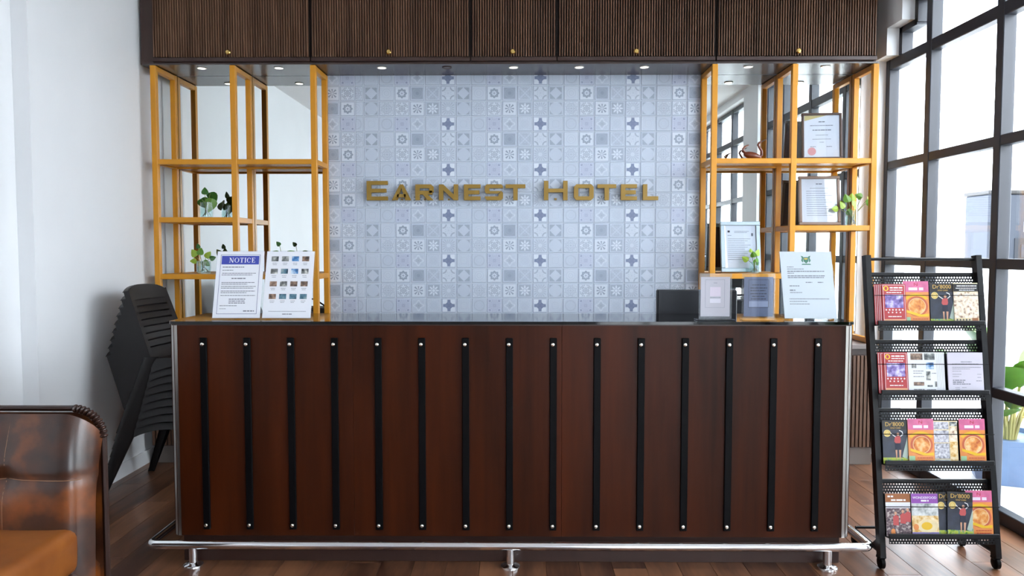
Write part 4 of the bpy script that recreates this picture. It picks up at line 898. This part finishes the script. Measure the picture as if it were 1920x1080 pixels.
t = brochure('food_leaflet', 3, rxp(1730, 3), .12, .186, 'purple headed food and waterfall leaflet in the bottom tray', .006); box('paper', PAPER, t, -.059, .059, -B, B*4, 0, .186)
flat('purple_heading', PURP, t, -.059, .059, .144, .186, -B-.0001); text('WONDERFOOD', 'heading_text', WHT, t, 0, -B-.0005, .164, .0145); words('subheading', t, [(-.016, .018, .152, .007)], -B-.0005, WHT, 33)
flat('waterfall_photo', PFALL, t, -.059, .059, .09, .143, -B-.0001); flat('food_photo', PFOOD, t, -.059, .059, .018, .09, -B-.0001); disc('plate', CRM, t, .01, .045, .046, .03, -B-.0004); disc('noodles', YLW, t, .006, .045, .024, .017, -B-.0007); disc('prawn', ORG, t, -.042, .04, .012, .014, -B-.0005); flat('lilac_footer', mat('footer_lilac', rgb(158, 146, 206), .5), t, -.059, .059, 0, .018, -B-.0004)
golf_leaflet(3, rxp(1776, 3), "black Dr'8000 golf leaflet half hidden behind another in the bottom tray", .001)
golf_leaflet(3, rxp(1793, 3), "front black Dr'8000 golf leaflet tilted in the bottom tray", .009, .04, .002)
soup_leaflet(3, rxp(1832, 3), 'pink and orange soup bowl leaflet in the bottom tray', .004)

# ------------------------------------------------------------------ outside
box('pavement', mat('pale_pavement', rgb(196, 196, 194), .8, noise=.05, nscale=(3, 3, 3)), None, 2.66, 14, -12, 14, -.12, -.01, kind='structure')
box('forecourt', mat('pale_forecourt', rgb(186, 186, 184), .8, noise=.05, nscale=(3, 3, 3)), None, -6, 2.66, -14, -3.42, -.12, -.01, kind='structure')
ub = thing('utility_box', 'grey metal electrical cabinet on a white plinth outside the window', 'electrical box', (4.1, 6.1, -.01)); UM = mat('grey_enamel', rgb(58, 62, 70), .6, 0, .2)
box('body', UM, ub, -.38, .45, -.12, .2, 1.30, 1.88, .01); box('lid', mat('lid_grey', rgb(30, 27, 25), .6), ub, -.39, .46, -.13, .21, 1.88, 1.91, .005)
box('plinth', WHITE, ub, -.38, .45, -.12, .2, .001, 1.30)
box('meter_window', mat('meter_dark', rgb(16, 20, 30), .4), ub, -.17, .06, -.126, -.12, 1.33, 1.53); box('dial', UM, ub, -.12, .0, -.13, -.126, 1.38, 1.48); box('white_label', WHT, ub, -.1, .02, -.125, -.12, 1.58, 1.66)
box('boundary_wall', mat('white_render', rgb(236, 236, 234), .8), None, 6.0, 6.2, -8, 13, -.01, 2.4, label='low white rendered boundary wall outside beyond the window', cat='wall')
POT = mat('slate_blue_pot', rgb(96, 118, 150), .5, noise=.12, nscale=(6, 6, 6)); BIGL = mat('broad_leaf_green', rgb(74, 124, 24), .4, noise=.2, nscale=(9, 9, 9)); BST = mat('broad_stem', rgb(168, 160, 96), .5); DRY = mat('dry_leaf', rgb(206, 138, 60), .6)
def big_leaf(q, base, tip, width, droop=.1):
    b, t_ = Vector(base), Vector(tip); d = t_-b; side = d.cross(Vector((0, 0, 1)));
    if side.length < .05: side = Vector((1, 0, 0))
    side.normalize(); n = 9; A, C, D = [], [], []
    for k in range(n):
        s = k/(n-1); c = b+d*s-Vector((0, 0, droop*s*s)); wv = width*math.sin(PI*min(1, s*.96+.02))**.8
        A.append(c+side*wv+Vector((0, 0, wv*.35))); C.append(c); D.append(c-side*wv+Vector((0, 0, wv*.35)))
    q.add(A+C+D, [(i, i+1, n+i+1, n+i) for i in range(n-1)]+[(n+i, n+i+1, 2*n+i+1, 2*n+i) for i in range(n-1)])
    q.add([p+Vector((0, 0, -.003)) for p in A+C+D], [(n+i, n+i+1, i+1, i) for i in range(n-1)]+[(2*n+i, 2*n+i+1, n+i+1, n+i) for i in range(n-1)])
def potted(label, loc, pr, ph, leaves, sc=1.):
    t = thing('potted_plant', label, 'plant', loc); q = MB(); q.lathe([(0, 0.001), (pr*.72, .001), (pr, ph), (pr*.92, ph), (pr*.9, ph-.03), (0, ph-.03)], (0, 0, 0), 8); q.build('pot', POT, t)
    for (a, ln, el, wd) in leaves:
        dx, dy = math.cos(a), math.sin(a); st = Vector((dx*ln*.25, dy*ln*.25, ph+el*.55)); tip = Vector((dx*ln, dy*ln, ph+el))
        q = MB(); q.tube([(dx*.04, dy*.04, ph-.03), tuple(st*.6+Vector((0, 0, ph*.3))), tuple(st)], [.013, .011, .007], 7); q.build('stalk', BST, t, True)
        q = MB(); big_leaf(q, st, tip, wd, .12*ln); q.build('leaf', BIGL, t, True)
    return t
p1 = potted('broad-leaved green plant in a slate blue pot outside the window', (3.06, 4.66, -.01), .26, .29, [(2.6, .42, .55, .1), (3.6, .45, .35, .1), (.4, .45, .62, .1), (5.2, .5, .5, .1), (1.6, .4, .7, .11), (4.4, .34, .3, .085), (3.0, .3, .72, .1), (5.9, .4, .3, .09), (3.4, .3, .45, .12), (4.0, .34, .5, .13), (2.3, .3, .36, .12), (3.9, .3, .22, .11), (4.75, .38, .56, .14), (3.3, .28, .6, .12), (5.4, .36, .4, .13)])
q = MB(); big_leaf(q, (.02, -.1, .42), (.1, -.22, .34), .035, .02); q.build('dry_leaf', DRY, p1, True)
potted('broad-leaved green plant in a slate blue pot inside by the second window', (2.17, 1.72, .001), .2, .42, [(k*1.05, .36+.05*(k % 3), .8+.16*(k % 4), .09) for k in range(9)])
def shrub(label, loc, r, n, seed):
    rnd = random.Random(seed); t = thing('shrub', label, 'shrub', loc); q = MB()
    for k in range(n):
        a = rnd.uniform(0, 6.28); e = rnd.uniform(.1, 1.5); d = r*rnd.uniform(.5, 1); c = Vector((math.cos(a)*math.cos(e)*d, math.sin(a)*math.cos(e)*d, .25+math.sin(e)*d*1.3))
        v = Vector((rnd.uniform(-1, 1), rnd.uniform(-1, 1), rnd.uniform(-.3, 1))).normalized(); big_leaf(q, c, c+v*.16, .035, .03)
    q.build('foliage', mat('shrub_green', rgb(60, 110, 50), .5, noise=.3, nscale=(5, 5, 5)), t, kind='stuff'); q = MB(); q.tube([(0, 0, .0), (0, 0, .6)], .03, 8); q.build('trunk', ROOT, t, True)
shrub('leafy green shrub outside by the white boundary wall', (5.3, 3.1, -.01), .6, 260, 5)
